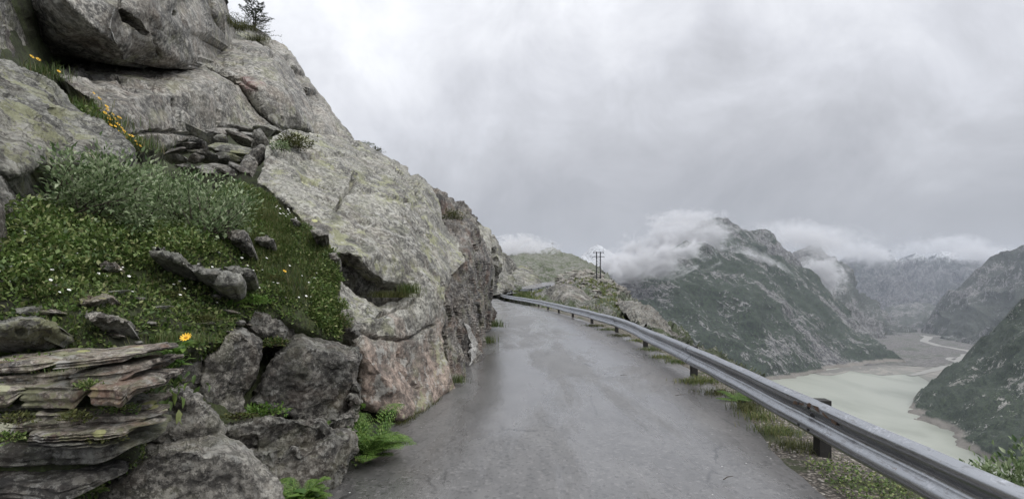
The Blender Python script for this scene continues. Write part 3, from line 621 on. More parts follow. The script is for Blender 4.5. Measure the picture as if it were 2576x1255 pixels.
# its road-side cut face
L1 = rock('outcrop', 'steep dark cut rock face streaked with water, where the road passes closest to the cliff', 'rock',
    [(1082, 470, 14.4), (1120, 486, 15), (1157, 506, 15.5), (1181, 531, 15.8), (1199, 553, 16), (1206, 590, 16.2), (1222, 618, 16.6), (1236, 655, 17), (1241, 700, 17.3), (1248, 752, 17.7), (1251, 785, 17.9), (1242, 820, 17.9), (1232, 838, 16.7), (1218, 872, 13.2), (1211, 893, 11.6), (1196, 920, 9.9), (1178, 945, 8.9), (1141, 980, 7.65), (1118, 950, 7.55), (1106, 880, 7.5), (1106, 790, 7.75), (1112, 728, 8.5), (1132, 690, 9.4), (1166, 652, 10.9), (1146, 606, 12.3), (1106, 552, 13)],
    [(1150, 545, 14), (1185, 600, 13.6), (1190, 650, 12.6), (1205, 700, 13.8), (1180, 690, 11.2), (1160, 730, 9.3), (1186, 760, 10.8), (1172, 790, 10.0), (1202, 800, 12), (1150, 800, 8.9), (1178, 850, 9.9), (1196, 880, 10.9), (1152, 880, 8.5), (1140, 930, 8.0), (1166, 910, 8.9), (1226, 760, 15.2), (1230, 700, 15.4), (1222, 800, 14.8), (1128, 860, 7.95)],
    M['wet'], 4, 5, xs=.28, jag=1.6, rnd=.15, rpx=10, disp=(.10, .8), fine=(.0, 1), rid=.02, lay=(.16, (2.4, 1.0, .5)), cracks=[([(1122, 720), (1130, 800), (1124, 870), (1132, 940)], 2.5, .25), ([(1196, 620), (1200, 700), (1196, 760), (1204, 830)], 2.5, .5), ([(1160, 760), (1172, 850), (1170, 920)], 2.2, .25)], back=(-3, 4, -1), smooth=40, blur=1)
def near_px(v, px, py, r=8):
    qx = CX+F*v[:, 0]/v[:, 1]; qy = HY-F*(v[:, 2]-H)/v[:, 1]; d_ = (qx-px)**2+(qy-py)**2; c_ = np.where(d_ < max(r*r, d_.min()+1))[0]; return v[c_[v[c_, 1].argmin()]]
def vein(o, pts, wid, side, mat=None, name='white_vein'):
    """irregular raised band of mineral along surveyed points of a rock"""
    ov = np.array([tuple(o.location+q.co) for q in o.data.vertices]); pl = np.array([near_px(ov, *q) for q in pts])
    t = np.linspace(0, len(pl)-1, len(pl)*5); p = np.c_[[np.interp(t, np.arange(len(pl)), pl[:, k]) for k in range(3)]].T; w = np.interp(t, np.arange(len(pl)), wid)
    w = w*(1+.6*fbm(np.c_[t*1.9, t*0, t*0], 3, 4)); c_ = np.array((0, 0, H))-p; c_ /= np.linalg.norm(c_, axis=1)[:, None]; sd = np.array(side, float); v = []; f = []
    for i in range(len(t)): v += [p[i]-sd*w[i]-c_[i]*.03, p[i]-sd*w[i]*.5+c_[i]*(.02+.3*w[i]), p[i]+sd*w[i]*.4+c_[i]*(.03+.25*w[i]), p[i]+sd*w[i]-c_[i]*.03]
    for i in range(len(t)-1): f += [(i*4+k, i*4+k+1, i*4+k+5, i*4+k+4) for k in range(3)]
    q = mesh_obj(name, np.array(v), f, mat or M['quartz'], smooth=50); l = q.location.copy(); q.parent = o; q.location = l-o.location
vein(L1, [(1174, 812), (1182, 826), (1190, 842), (1198, 858), (1197, 880), (1192, 900), (1186, 922)], [.05, .10, .14, .17, .15, .11, .05], (.45, .9, 0))
rock('rock', 'rounded pale knob of rock behind the domed slab with a mossy ledge below it', 'rock',
    [(1190, 562, 19), (1204, 558, 19), (1230, 574, 20), (1246, 598, 20.5), (1256, 624, 21), (1258, 650, 21.5), (1254, 690, 22), (1252, 730, 22), (1240, 745, 20), (1228, 690, 18.5), (1222, 630, 18)], [(1240, 620, 19), (1255, 660, 19.6)], M['granite'], 3.5, 7, rnd=.12, disp=(.15, .6), cracks=[([(1240, 585), (1238, 640), (1244, 690)], 3, .3)], back=(-3, 4, -2))
# upper tiers
UP = dict(jag=2.0, rnd=.22, rpx=12, disp=(.07, .45), fine=(.028, 3.2), rid=.03)
rock('rock_slab', 'long grey ledge of cliff under the overhanging top boulder, with a paler flat shelf along it', 'rock',
    [(120, 172, 8.6), (205, 152, 10.5), (330, 160, 11.4), (430, 165, 12), (505, 165, 13), (556, 197, 13.2), (600, 214, 13.4), (622, 250, 13.6), (655, 290, 13.6), (694, 325, 13.6), (640, 350, 12.9), (560, 365, 11.7), (500, 375, 10.7), (450, 370, 9.9), (380, 385, 8.7), (318, 370, 7.8), (270, 300, 7.6), (225, 250, 7.4), (175, 214, 7.6)],
    [(150, 204, 7.9), (255, 253, 8.0), (330, 246, 8.6), (410, 236, 9.6), (492, 224, 10.6), (552, 202, 12.2), (330, 200, 9.6), (420, 200, 10.6), (500, 196, 11.7), (300, 310, 7.8), (400, 310, 9.2), (500, 300, 10.75), (580, 290, 12.1), (620, 320, 12.9)],
    M['upper'], 5, 9, cracks=[([(170, 183), (295, 204), (424, 222), (503, 221), (545, 205)], 6, .12), ([(300, 215), (380, 236), (450, 232)], 5, .07), ([(440, 250), (455, 300), (450, 345)], 4, .08), ([(545, 225), (556, 270), (552, 330)], 3.5, .07), ([(340, 335), (420, 330), (520, 345), (600, 340)], 5, .1)], back=(-3, 5, -2), blur=0, **UP)
rock('rock_slab', 'middle grey cliff slab with a faint red patch and a bright upper shelf, between ledge and skyline slab', 'rock',
    [(500, 166, 13.2), (508, 112, 17), (560, 98, 18), (640, 102, 19.5), (692, 128, 19), (738, 178, 18), (770, 238, 17), (791, 290, 16.4), (794, 338, 15.6), (740, 332, 14.8), (692, 324, 13.7), (650, 286, 13.7), (620, 246, 13.7), (602, 214, 13.6), (556, 195, 13.4)],
    [(570, 186, 13.5), (625, 165, 14.3), (690, 150, 15.3), (560, 140, 15.5), (620, 122, 17), (650, 220, 13.6), (720, 230, 14.4), (700, 290, 13.9), (755, 290, 14.9)],
    M['upper_red'], 5, 10, cracks=[([(556, 197), (600, 204), (640, 225)], 4, .1), ([(520, 128), (580, 130), (650, 132)], 5, .12), ([(560, 112), (620, 128), (690, 134)], 5, .1), ([(700, 250), (712, 290), (704, 325)], 4, .08), ([(520, 160), (570, 165), (610, 158)], 3.5, .1)], back=(-3, 5, -2), blur=1, **UP)
rock('rock_slab', 'outermost smooth dark slab of the upper cliff, its rounded edge against the sky', 'rock',
    [(636, 104, 20), (690, 103, 20.6), (722, 120, 21), (744, 150, 21), (770, 195, 20.6), (806, 240, 20), (836, 278, 19.4), (858, 312, 19), (890, 350, 18.4), (850, 362, 17), (800, 350, 16.2), (770, 336, 16.2), (768, 290, 17.2), (746, 238, 18.0), (716, 178, 18.8), (676, 130, 19.8)],
    [(740, 160, 19), (780, 220, 18.4), (812, 290, 17.2), (830, 330, 17)], M['upper'], 4.5, 12, back=(-3, 6, -2), **UP)
rock('boulder', 'massive overhanging boulder at the top of the cliff, one dark face and one pale face', 'boulder',
    [(20, -10, 9), (26, 34, 9.0), (44, 85, 9.2), (68, 126, 9.5), (95, 150, 9.7), (204, 157, 9.75), (265, 167, 9.7), (316, 160, 9.6), (353, 157, 10.2), (407, 165, 10.8), (475, 168, 11.6), (499, 157, 12.4), (510, 104, 13.4), (534, 84, 14), (534, 27, 14), (524, -20, 14), (480, -160, 14), (300, -230, 13), (80, -180, 11)],
    [(110, -60, 8.1), (163, 0, 8.0), (238, 68, 8.4), (289, 109, 9.0), (310, 140, 9.4), (140, 90, 8.75), (200, 110, 9.05), (400, 40, 9.9), (400, 120, 10.2), (470, 80, 11.2), (300, 20, 8.9), (480, -60, 11.6)],
    M['upper'], 4.5, 13, dents=[([(302, 20), (330, 40), (352, 56), (374, 90), (352, 84), (318, 56)], .45), ([(430, 28), (442, 26), (444, 38), (434, 38)], .3)], cracks=[([(300, 0), (302, 22), (320, 55)], 4, .1), ([(380, 90), (400, 140)], 4, .06)], back=(-2, 6, 2), blur=0, jag=2.2, rnd=.2, rpx=12, disp=(.1, .5), fine=(.03, 3.2), rid=.03)
tb = [o for o in bpy.data.objects if o.name.startswith('boulder')][-1]
vein(tb, [(294, 22), (290, 36), (285, 52), (282, 68), (286, 84), (294, 100), (299, 118)], [.015, .03, .022, .028, .016, .02, .01], (1, 0, 0))
rock('rock_slab', 'small roof-like slab jutting out behind the top boulder against the sky', 'rock',
    [(520, -12, 15), (546, -6, 15), (556, 14, 15), (563, 38, 14.8), (545, 42, 14.4), (528, 40, 14.2)], [(540, 14, 14.4)], M['upper'], 4, 14, back=(-1, 2, -.3), rnd=.1, disp=(.04, 1), fine=(.01, 5))
rock('rock_slab', 'tilted grey slab carrying the little conifer on the skyline', 'rock',
    [(520, 92, 17.5), (538, 62, 19), (560, 46, 20), (592, 60, 21), (640, 76, 22), (672, 92, 22.5), (684, 104, 22), (690, 120, 21.5), (650, 112, 20.4), (600, 106, 19), (555, 112, 18)], [(600, 84, 20), (645, 96, 21)], M['layered'], 4, 15, rnd=.15, disp=(.1, .6), back=(-2, 3, -2))
# left edge
rock('rock_slab', 'slanting grey slab with diagonal layers, cut off at the left edge above the bushes', 'rock',
    [(-160, 160, 4.2), (0, 138, 4.9), (34, 146, 5.1), (100, 168, 5.3), (142, 205, 5.4), (176, 258, 5.4), (232, 312, 5.3), (290, 350, 5.2), (318, 378, 5.1), (300, 404, 4.7), (210, 420, 4.4), (120, 430, 4.1), (60, 450, 3.8), (0, 450, 3.5), (-170, 440, 3.0)],
    [(30, 240, 4.6), (100, 290, 4.8), (60, 370, 4.0), (180, 350, 4.8), (240, 390, 4.7), (110, 230, 5.0)], M['layered'], 5, 16,  back=(-1.5, 2.5, -.8), jag=2, rnd=.18, rpx=18, disp=(.06, 1.1), fine=(.02, 5), rid=.05)
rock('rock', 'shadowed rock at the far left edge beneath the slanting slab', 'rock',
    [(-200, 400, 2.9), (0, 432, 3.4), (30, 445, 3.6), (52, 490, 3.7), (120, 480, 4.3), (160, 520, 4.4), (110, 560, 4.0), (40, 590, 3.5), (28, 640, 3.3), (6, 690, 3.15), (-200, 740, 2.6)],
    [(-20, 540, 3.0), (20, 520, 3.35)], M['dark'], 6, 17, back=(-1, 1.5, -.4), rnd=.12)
rock('rock', 'grey rock at the top left corner beside the overhanging boulder', 'rock',
    [(-160, -80, 5.6), (0, -60, 6.6), (28, 0, 7.2), (34, 40, 7.6), (50, 90, 7.8), (60, 130, 7.8), (30, 146, 6.8), (-20, 140, 6), (-180, 130, 5)], [(0, 60, 6.4)], M['upper'], 6, 18, back=(-2, 3, -.5), rnd=.2)

# lower boulders by the road
LO = dict(joints=(.012, (2.6, 2.6, 2.2)), jag=2.2, rpx=6, block=.12, disp=(.016, 3.0), fine=(.009, 13), rid=.014, blur=0, smooth=32, grow=1.045)
rock('boulder', 'broad pale boulder with slanting speckled top, lowest of the roadside rocks', 'boulder',
    [(222, 1290, 2.6), (250, 1235, 2.75), (276, 1196, 2.85), (330, 1140, 3.0), (373, 1114, 3.05), (427, 1107, 3.1), (486, 1107, 3.1), (552, 1105, 3.12), (578, 1118, 3.1), (622, 1148, 3.06), (672, 1194, 3.0), (692, 1255, 2.95), (700, 1420, 2.8), (400, 1500, 2.45), (200, 1460, 2.4)],
    [(350, 1180, 2.72), (440, 1160, 2.75), (530, 1150, 2.82), (600, 1200, 2.76), (640, 1300, 2.66), (450, 1250, 2.56), (320, 1260, 2.5)], M['pale'], 5, 51, rnd=.045, back=(-.5, .8, -.2), **LO)
rock('boulder', 'grey wedge boulder resting on top of the broad pale boulder', 'boulder',
    [(398, 992, 3.3), (439, 973, 3.4), (468, 974, 3.45), (495, 992, 3.45), (515, 1023, 3.4), (544, 1054, 3.35), (553, 1092, 3.25), (546, 1112, 3.15), (486, 1116, 3.0), (400, 1120, 2.95), (352, 1120, 2.95), (372, 1070, 3.1)],
    [(450, 1030, 3.12), (500, 1070, 3.08), (420, 1080, 2.96)], M['pale'], 4.5, 52, rnd=.045, back=(-.4, .7, -.2), **LO)
rock('boulder', 'upright tall block with a brown stained side, left of the big dark block', 'boulder',
    [(495, 985, 3.75), (503, 940, 3.8), (512, 895, 3.9), (556, 862, 3.95), (573, 832, 4.0), (606, 826, 4.05), (638, 836, 4.1), (658, 860, 4.15), (658, 911, 4.1), (646, 954, 4.05), (618, 988, 3.95), (608, 1040, 3.85), (556, 1044, 3.75), (516, 1028, 3.7)],
    [(560, 900, 3.72), (552, 1000, 3.6), (606, 930, 3.74), (604, 1000, 3.72), (610, 860, 3.86)], M['pale'], 4.5, 53, rnd=.045, back=(-.3, .6, -.2), **LO)
rock('rock', 'thin cracked slab leaning on the tall upright block', 'rock',
    [(430, 930, 3.6), (470, 880, 3.75), (500, 848, 3.9), (530, 835, 3.95), (558, 838, 4.0), (556, 860, 3.95), (512, 898, 3.85), (496, 960, 3.75), (488, 992, 3.6), (450, 975, 3.5)], [(500, 880, 3.7), (470, 940, 3.52)], M['dark'], 4.5, 54, rnd=.045, back=(-.3, .5, -.2), **LO)
rock('boulder', 'big dark square block with a pale rim along its top, left of the domed slab', 'boulder',
    [(628, 1012, 4.15), (659, 961, 4.25), (679, 919, 4.35), (721, 862, 4.55), (745, 851, 4.6), (791, 856, 4.7), (853, 870, 4.8), (897, 881, 4.9), (900, 904, 4.9), (890, 930, 4.85), (892, 960, 4.8), (880, 1004, 4.7), (886, 1037, 4.6), (848, 1058, 4.45), (822, 1064, 4.3), (799, 1052, 4.3), (745, 1044, 4.25), (667, 1026, 4.15)],
    [(700, 935, 4.22), (780, 890, 4.45), (860, 910, 4.6), (730, 1000, 4.08), (800, 960, 4.2), (850, 1000, 4.3), (820, 920, 4.38), (800, 870, 4.62)], M['dark'], 4.5, 55, rnd=.045, back=(-.4, .7, -.2), **LO)
rock('boulder', 'low wide block with a pale corner under the big dark block', 'boulder',
    [(552, 1075, 3.55), (589, 1065, 3.65), (620, 1054, 3.75), (663, 1046, 3.85), (698, 1047, 3.9), (752, 1049, 4.0), (818, 1049, 4.15), (836, 1072, 4.1), (836, 1100, 4.05), (800, 1106, 3.95), (780, 1132, 3.85), (729, 1124, 3.75), (678, 1144, 3.6), (605, 1130, 3.5), (585, 1100, 3.5)],
    [(640, 1085, 3.55), (720, 1080, 3.66), (800, 1075, 3.86), (760, 1105, 3.7)], M['dark'], 4.5, 56, rnd=.045, back=(-.3, .6, -.2), **LO)
rock('boulder', 'rough dark lump at the foot of the rock pile just left of the fern', 'boulder',
    [(612, 1150, 3.5), (663, 1128, 3.6), (729, 1117, 3.75), (780, 1122, 3.85), (801, 1101, 3.95), (838, 1078, 4.05), (879, 1078, 4.15), (893, 1105, 4.2), (897, 1130, 4.15), (880, 1160, 4.08), (862, 1200, 3.98), (846, 1216, 3.9), (800, 1250, 3.75), (700, 1330, 3.4), (640, 1200, 3.3)],
    [(690, 1165, 3.36), (760, 1150, 3.55), (830, 1130, 3.8), (780, 1190, 3.55), (850, 1170, 3.85), (862, 1110, 3.92)], M['dark'], 4.5, 57, rnd=.045, back=(-.4, .6, -.2), **LO)
rock('rock', 'small grey block wedged under the corner of the big dark block', 'rock',
    [(836, 1058, 4.25), (862, 1040, 4.4), (886, 1035, 4.5), (891, 1070, 4.4), (882, 1080, 4.3), (838, 1080, 4.15)], [(862, 1058, 4.2)], M['pale'], 4, 58, rnd=.045, back=(-.2, .4, -.1), **LO)
rock('rock', 'thin upright splinter of rock beside the fern, against the domed slab', 'rock',
    [(880, 990, 4.75), (893, 957, 4.8), (908, 976, 4.8), (906, 1008, 4.7), (896, 1032, 4.6), (892, 1085, 4.4), (884, 1090, 4.35), (884, 1040, 4.5)], [(893, 1000, 4.6)], M['pale'], 3.5, 59, rnd=.045, back=(-.15, .3, -.1), **LO)
rock('rock', 'triangular brownish rock at the lip of the grassy shelf, above the big dark block', 'rock',
    [(612, 800, 4.35), (615, 775, 4.45), (640, 764, 4.55), (676, 775, 4.7), (698, 796, 4.75), (733, 802, 4.85), (760, 825, 4.9), (791, 850, 4.9), (745, 853, 4.75), (721, 862, 4.65), (694, 846, 4.5), (659, 838, 4.4), (630, 822, 4.3)], [(660, 805, 4.36), (720, 835, 4.55)], M['pale'], 4.5, 60, rnd=.045, back=(-.3, .5, -.3), **LO)
rock('rock', 'flat stone half buried in weeds beside the triangular brownish rock', 'rock',
    [(770, 790, 5.1), (805, 800, 5.15), (835, 830, 5.15), (862, 850, 5.15), (850, 872, 5.05), (800, 858, 4.95), (775, 830, 4.95)], [(810, 830, 4.9)], M['slate'], 4.5, 61, rnd=.045, back=(-.2, .4, -.2), **LO)
rock('rock', 'small pale stone at the foot of the domed slab, above the fern tip', 'rock',
    [(905, 845, 5.2), (880, 835, 5.15), (872, 810, 5.2), (905, 818, 5.3), (900, 870, 5.2)], [], M['pale'], 4, 63, rnd=.045, back=(-.2, .3, -.1), **LO)

# layered slates at the lower left: real plates lying on each other
def plate(label, x0, x1, yl, yr, tpx, Y, seed, dep=.42, mat='slate', group='slate slabs piled at the lower left'):
    """ragged plate whose front top edge runs from (x0, yl) to (x1, yr), tpx thick, Y metres ahead"""
    rg = np.random.default_rng(seed); A, B = P(x0, yl, Y), P(x1, yr, Y+.16*(x1-x0)/500); L = np.linalg.norm(B-A); ux = (B-A)/L; uy = np.array((-.06, 1, .03)); uy = uy-ux*(uy@ux); uy /= np.linalg.norm(uy); uz = np.cross(ux, uy); t = 1.25*tpx/F*Y
    out = []
    nf = max(24, int(L/.012)); s_ = np.linspace(0, 1, nf)
    fr = .035*fbm(np.c_[s_*L*5, np.full(nf, seed), np.zeros(nf)], 5, seed, .6)
    out += [(q*L, f_) for q, f_ in zip(s_, fr)]
    ne = max(10, int(dep/.02)); e_ = np.linspace(0, 1, ne)[1:]
    out += [(L+.05*math.sin(q*3)+.03*n_, q*dep) for q, n_ in zip(e_, fbm(np.c_[e_*dep*8, np.full(ne-1, seed+5.), np.zeros(ne-1)], 4, seed+1))]
    out += [(q*L, dep) for q in np.linspace(.95, 0, 14)]+[(-.02, q*dep) for q in np.linspace(.9, .1, 6)]
    out = np.array(out); n = len(out); c = np.array((L*.5, dep*.5)); nl = 9; v = []; f = []
    hs = np.linspace(0, -1, nl); taper = 1-.75*np.clip((out[:, 0]/L-.80)/.22, 0, 1)**1.5
    for k, h in enumerate(hs):
        q = np.c_[out*7, np.full(n, k*.83+seed)]; rec = .010*fbm(q, 3, seed+2)+.011*rg.uniform(-1, 1)+(.012 if k in (0, nl-1) else 0)
        d_ = c-out; d_ /= np.linalg.norm(d_, axis=1)[:, None]; o2 = out+d_*rec[:, None]
        zz = h*t*taper+.004*fbm(np.c_[out*9, np.full(n, seed+.5)], 4, seed+3)
        v.append(np.c_[o2, zz])
    for k in range(nl-1):
        for i in range(n): j = (i+1) % n; f += [(k*n+i, (k+1)*n+i, (k+1)*n+j), (k*n+i, (k+1)*n+j, k*n+j)]
    base = nl*n; prev = np.arange(n)
    for sh in (.12, .3, .6):
        o2 = out+(c-out)*sh; v.append(np.c_[o2, .005+.012*fbm(np.c_[o2*6, np.full(n, seed+2.)], 4, seed+4)]); cur = np.arange(base, base+n); base += n
        for i in range(n): j = (i+1) % n; f += [(prev[i], prev[j], cur[j]), (prev[i], cur[j], cur[i])]
        prev = cur
    v.append(np.array([[c[0], c[1], .004]])); f += [(prev[i], prev[(i+1) % n], base) for i in range(n)]; base += 1
    v.append(np.array([[c[0], c[1], -t]])); lb = np.arange((nl-1)*n, nl*n); f += [(lb[(i+1) % n], lb[i], base) for i in range(n)]
    v = np.concatenate(v); w = A+v[:, :1]*ux+v[:, 1:2]*uy+v[:, 2:]*uz
    thing(mesh_obj('slate_slab', w, np.array(f), M[mat], smooth=32), label, 'slate', group)
def course(label, x0, x1, yl, yr, t, Y, seed, cuts=(), dep=.42, mats=('slate',)):
    """one course of the stack broken into pieces that lie a little differently"""
    rg = np.random.default_rng(seed); xs_ = [x0]+[x0+(x1-x0)*c for c in cuts]+[x1]; m = len(xs_)-1
    nm = [''] if m == 1 else ['left piece of the ', 'right piece of the '] if m == 2 else ['left piece of the ', 'middle piece of the ', 'right piece of the ']
    for i in range(m):
        a_, b_ = xs_[i]+(5 if i else 0), xs_[i+1]-4; ya, yb = [yl+(yr-yl)*(q-x0)/(x1-x0) for q in (a_, b_)]; w_ = rg.uniform(-5, 5)*(m > 1)
        plate(nm[i]+label, a_, b_, ya+w_+rg.uniform(-3, 3)*(m > 1), yb+w_+rg.uniform(-4, 4)*(m > 1), t*rg.uniform(.8, 1.15), Y+rg.uniform(-.05, .06)*(m > 1), seed*7+i, dep, mats[i % len(mats)])
course('uppermost slate course, ochre and white along its edge', -160, 338, 932, 896, 17, 2.30, 71, (.62,))
course('second slate course, pinkish brown with white lichen discs', -160, 350, 957, 930, 30, 2.22, 72, (.66,))
course('thick reddish slate course with yellow-white lichen discs', -160, 332, 984, 978, 38, 2.21, 73, (.42, .78))
course('thin grey sliver under the thick reddish course', -160, 290, 1030, 1022, 9, 2.24, 88, (), .3, ('layered',))
course('thin brown slate course below the thick reddish one', -160, 306, 1044, 1038, 15, 2.22, 74, (.55,))
plate('short flaky slate with yellow lichen flecks, right of the middle', 64, 345, 1068, 1058, 13, 2.20, 75, .3)
plate('lower of two short flaky slates, right of the middle', 84, 326, 1088, 1080, 14, 2.16, 86, .3)
plate('short white-spotted slate at the left edge', -160, 74, 1068, 1078, 20, 2.17, 76, .3)
course('thin dark slate course just above the long lowest slate', -160, 296, 1110, 1104, 12, 2.17, 89, (.5,), .4, ('slate', 'layered'))
plate('long lowest slate with a tapering right end, overhanging a dark gap', -160, 316, 1136, 1118, 44, 2.13, 77, .5, 'layered')
plate('dark slate sunk at the very bottom left corner', -160, 230, 1216, 1212, 40, 2.10, 84, .4, 'dark')
ev, ef = surveyed([(-260, 900, 2.32), (0, 905, 2.42), (100, 905, 2.46), (330, 890, 2.6), (370, 960, 2.62), (350, 1060, 2.54), (330, 1130, 2.46), (250, 1200, 2.38), (200, 1300, 2.3), (-260, 1330, 2.2)], [(0, 1000, 2.32), (150, 1000, 2.37), (280, 1000, 2.43), (0, 1150, 2.25), (150, 1150, 2.29), (280, 1090, 2.41)], 6, 3, .05, 30, (.02, 5), (.01, 14), .012, 43, (-.2, .4, -.2))
struct(mesh_obj('earth', ev, ef, M['soil'], smooth=180))
# stones lying in the grassy shelf
def stone(label, pts, Y, seed, mat='layered', t=.25, sl=.0016):
    c = np.mean(pts, axis=0)
    b = [(p[0], p[1], Y+(p[0]-c[0])*sl+(c[1]-p[1])*.004) for p in pts]
    rock('rock', label, 'rock', b, [(c[0], c[1]+2, Y-.07)], M[mat], 4, seed, 'stones bedded in the grassy shelf', smooth=38, jag=1.6, rnd=.05, rpx=8, disp=(.02, 3), fine=(.008, 15), back=(-.05, t, -.12), blur=0, block=.04, lay=(.012, (3, 3, 26)))
stone('ribbed slab lying in the green shelf, yellow lichen on its left tip', [(373, 630), (382, 625), (407, 624), (430, 632), (458, 643), (479, 662), (455, 668), (430, 664), (400, 656), (378, 648)], 3.72, 91)
stone('longer ribbed slab below and right of the one with a yellow tip', [(448, 668), (470, 660), (509, 664), (540, 670), (562, 680), (606, 700), (604, 714), (590, 722), (540, 716), (500, 696), (470, 684)], 3.85, 92)
stone('thin yellowish slab edge sticking out over a dark gap in the shelf', [(560, 677), (600, 674), (632, 682), (622, 690), (580, 686)], 4.12, 93)
stone('upright white-splashed stone in the shelf below the right shrub', [(577, 584), (592, 578), (611, 575), (626, 586), (636, 626), (622, 628), (600, 612), (582, 602)], 4.55, 94, 'pale')
stone('round pale stone at the lower left of the domed slab', [(640, 600), (668, 590), (690, 606), (684, 622), (650, 618)], 5.0, 95, 'pale')
stone('pale pebbly stone on the shelf edge next to the domed slab', [(780, 580), (800, 576), (824, 588), (818, 602), (790, 600)], 5.55, 96, 'pale')
stone('small pale stone at the top of the shelf by the domed slab', [(728, 548), (744, 545), (756, 560), (740, 566)], 5.75, 97, 'pale')
stone('rounded stone at the mouth of the hollow', [(826, 636), (846, 632), (856, 650), (846, 662), (830, 654)], 5.55, 98, 'pale')
stone('broad lichen-pale rock at the left edge, just above the slate stack', [(-120, 832), (10, 812), (50, 796), (90, 794), (140, 812), (158, 830), (130, 850), (60, 862), (-120, 870)], 2.66, 101, 'layered', .3, .0006)
stone('small pale flat stone in the weeds above the right end of the slate stack', [(215, 792), (250, 785), (300, 795), (330, 803), (326, 814), (270, 816), (230, 810)], 2.95, 102, 'pale', .2)
stone('brownish flat stone in the lower middle of the shelf', [(200, 752), (236, 742), (284, 742), (282, 760), (240, 770), (206, 768)], 3.1, 99, 'slate')
stone('low brown stone in the weeds near the middle of the shelf', [(250, 664), (282, 660), (290, 672), (262, 678)], 3.5, 100, 'slate')

# loose rubble in the notch below the upper cliff
def chunk(seed, sx, sy, sz, sub=3, planes=16):
    rg = np.random.default_rng(seed); bm = bmesh.new(); bmesh.ops.create_icosphere(bm, subdivisions=sub, radius=1)
    v = np.array([q.co for q in bm.verts]); f = np.array([[q.index for q in t.verts] for t in bm.faces]); bm.free()
    nrm = rg.normal(size=(planes, 3)); nrm /= np.linalg.norm(nrm, axis=1)[:, None]; dd = rg.uniform(.55, .95, planes)
    dots = v@nrm.T; r = np.where(dots > .05, dd/np.maximum(dots, .05), 9).min(1); r = np.minimum(r, 1.15)
    v = v*r[:, None]; v = v+.05*fbm(v*2+seed, 4, seed)[:, None]*v
    return v*np.array((sx, sy, sz)), f
CH = [chunk(200+i, 1, .75, .5) for i in range(6)]
CHM = {}
rub = [(470, 372, 7.9, .20, -.3, 'dark'), (500, 378, 8.1, .30, .5, 'dark'), (520, 352, 8.8, .34, -.5, 'layered'), (555, 332, 9.6, .36, .3, 'dark'), (590, 326, 10, .34, -.2, 'dark'), (548, 362, 9.0, .3, .2, 'layered'), (588, 378, 8.7, .40, .05, 'layered'), (574, 402, 8.2, .32, -.1, 'layered'), (610, 352, 9.6, .34, .4, 'dark'), (640, 345, 10, .34, -.4, 'dark'), (664, 330, 10.6, .36, .1, 'layered'), (690, 326, 11, .24, .3, 'dark'), (628, 330, 10.5, .30, -.1, 'layered'), (645, 395, 8.0, .26, 1.0, 'pale'), (625, 415, 7.7, .20, 1.2, 'pale'), (520, 395, 8.0, .26, .2, 'layered'), (490, 402, 7.6, .2, .1, 'dark'), (545, 425, 7.6, .28, -.1, 'layered'), (515, 430, 7.4, .24, .3, 'layered'), (575, 432, 7.5, .22, .1, 'dark'), (448, 402, 7.3, .18, .2, 'pale'), (470, 425, 7.1, .2, -.2, 'pale'), (600, 425, 7.6, .22, .4, 'dark'), (660, 368, 8.8, .3, .8, 'pale'), (440, 380, 7.6, .15, .3, 'dark'), (535, 340, 9.5, .2, .1, 'pale'), (480, 350, 8.8, .2, -.2, 'pale')]
rlab = {1: 'darkest big slab tilted up in the rubble notch of the cliff', 6: 'flat mossy-topped slab at the middle of the rubble notch', 7: 'squared grey stone under the flat mossy-topped slab', 13: 'pale rock standing on end at the right of the rubble notch', 2: 'long leaning grey slab high in the rubble notch', 17: 'grey slab at the bottom of the rubble, just above the shrub'}
for i, (px, py, Y, s, a, mk) in enumerate(rub):
    me = CHM.get((i % 6, mk))
    p = P(px, py, Y)
    if me is None:
        o = mesh_obj('loose_stone', CH[i % 6][0]+p, CH[i % 6][1], M[mk], base=p, smooth=30); CHM[(i % 6, mk)] = o.data
    else:
        o = bpy.data.objects.new('loose_stone', me); COL.objects.link(o); o.location = Vector(p)
    o.scale = (s*1.05, s, s*(.62 if i != 13 else .8)); o.rotation_euler = (.25*math.sin(i*7), a, i*1.7)
    thing(o, rlab.get(i, 'broken grey stone among the loose rubble in the notch of the cliff'), 'stone', 'loose rubble in the notch of the cliff')

# beyond the first bend
FR = dict(jag=1.4, rnd=.5, rpx=12, disp=(.5, .16), fine=(.1, 1.), rid=.2)
rock('outcrop', 'grey blasted rock bank inside the road bend, grass along its top', 'rock',
    [(1228, 700, 62), (1240, 693, 64), (1259, 682, 66), (1280, 689, 66), (1295, 703, 64), (1301, 722, 62), (1290, 731, 60), (1265, 738, 57), (1228, 745, 54)], [(1262, 700, 61), (1285, 712, 61), (1245, 715, 59)], M['far_rock'], 2.6, 111, back=(-6, 14, -4), **FR)
rock('outcrop', 'second rock bank farther along the bend, layered slabs on top', 'rock',
    [(1292, 722, 92), (1296, 700, 98), (1284, 678, 108), (1312, 672, 112), (1336, 676, 112), (1357, 690, 110), (1353, 702, 108), (1362, 712, 106), (1344, 720, 98), (1316, 725, 92)], [(1325, 700, 103), (1310, 685, 106), (1340, 700, 105)], M['far_rock'], 2.6, 112, back=(-6, 20, -5), **FR)
rock('rock', 'grassy rock shoulder rising above the bend, right of the knob behind the slab', 'rock',
    [(1225, 690, 70), (1240, 660, 76), (1262, 640, 80), (1284, 655, 82), (1292, 672, 82), (1284, 690, 78), (1255, 700, 70)], [(1260, 672, 74)], M['far_rock'], 3, 113, back=(-6, 14, -6), **FR)
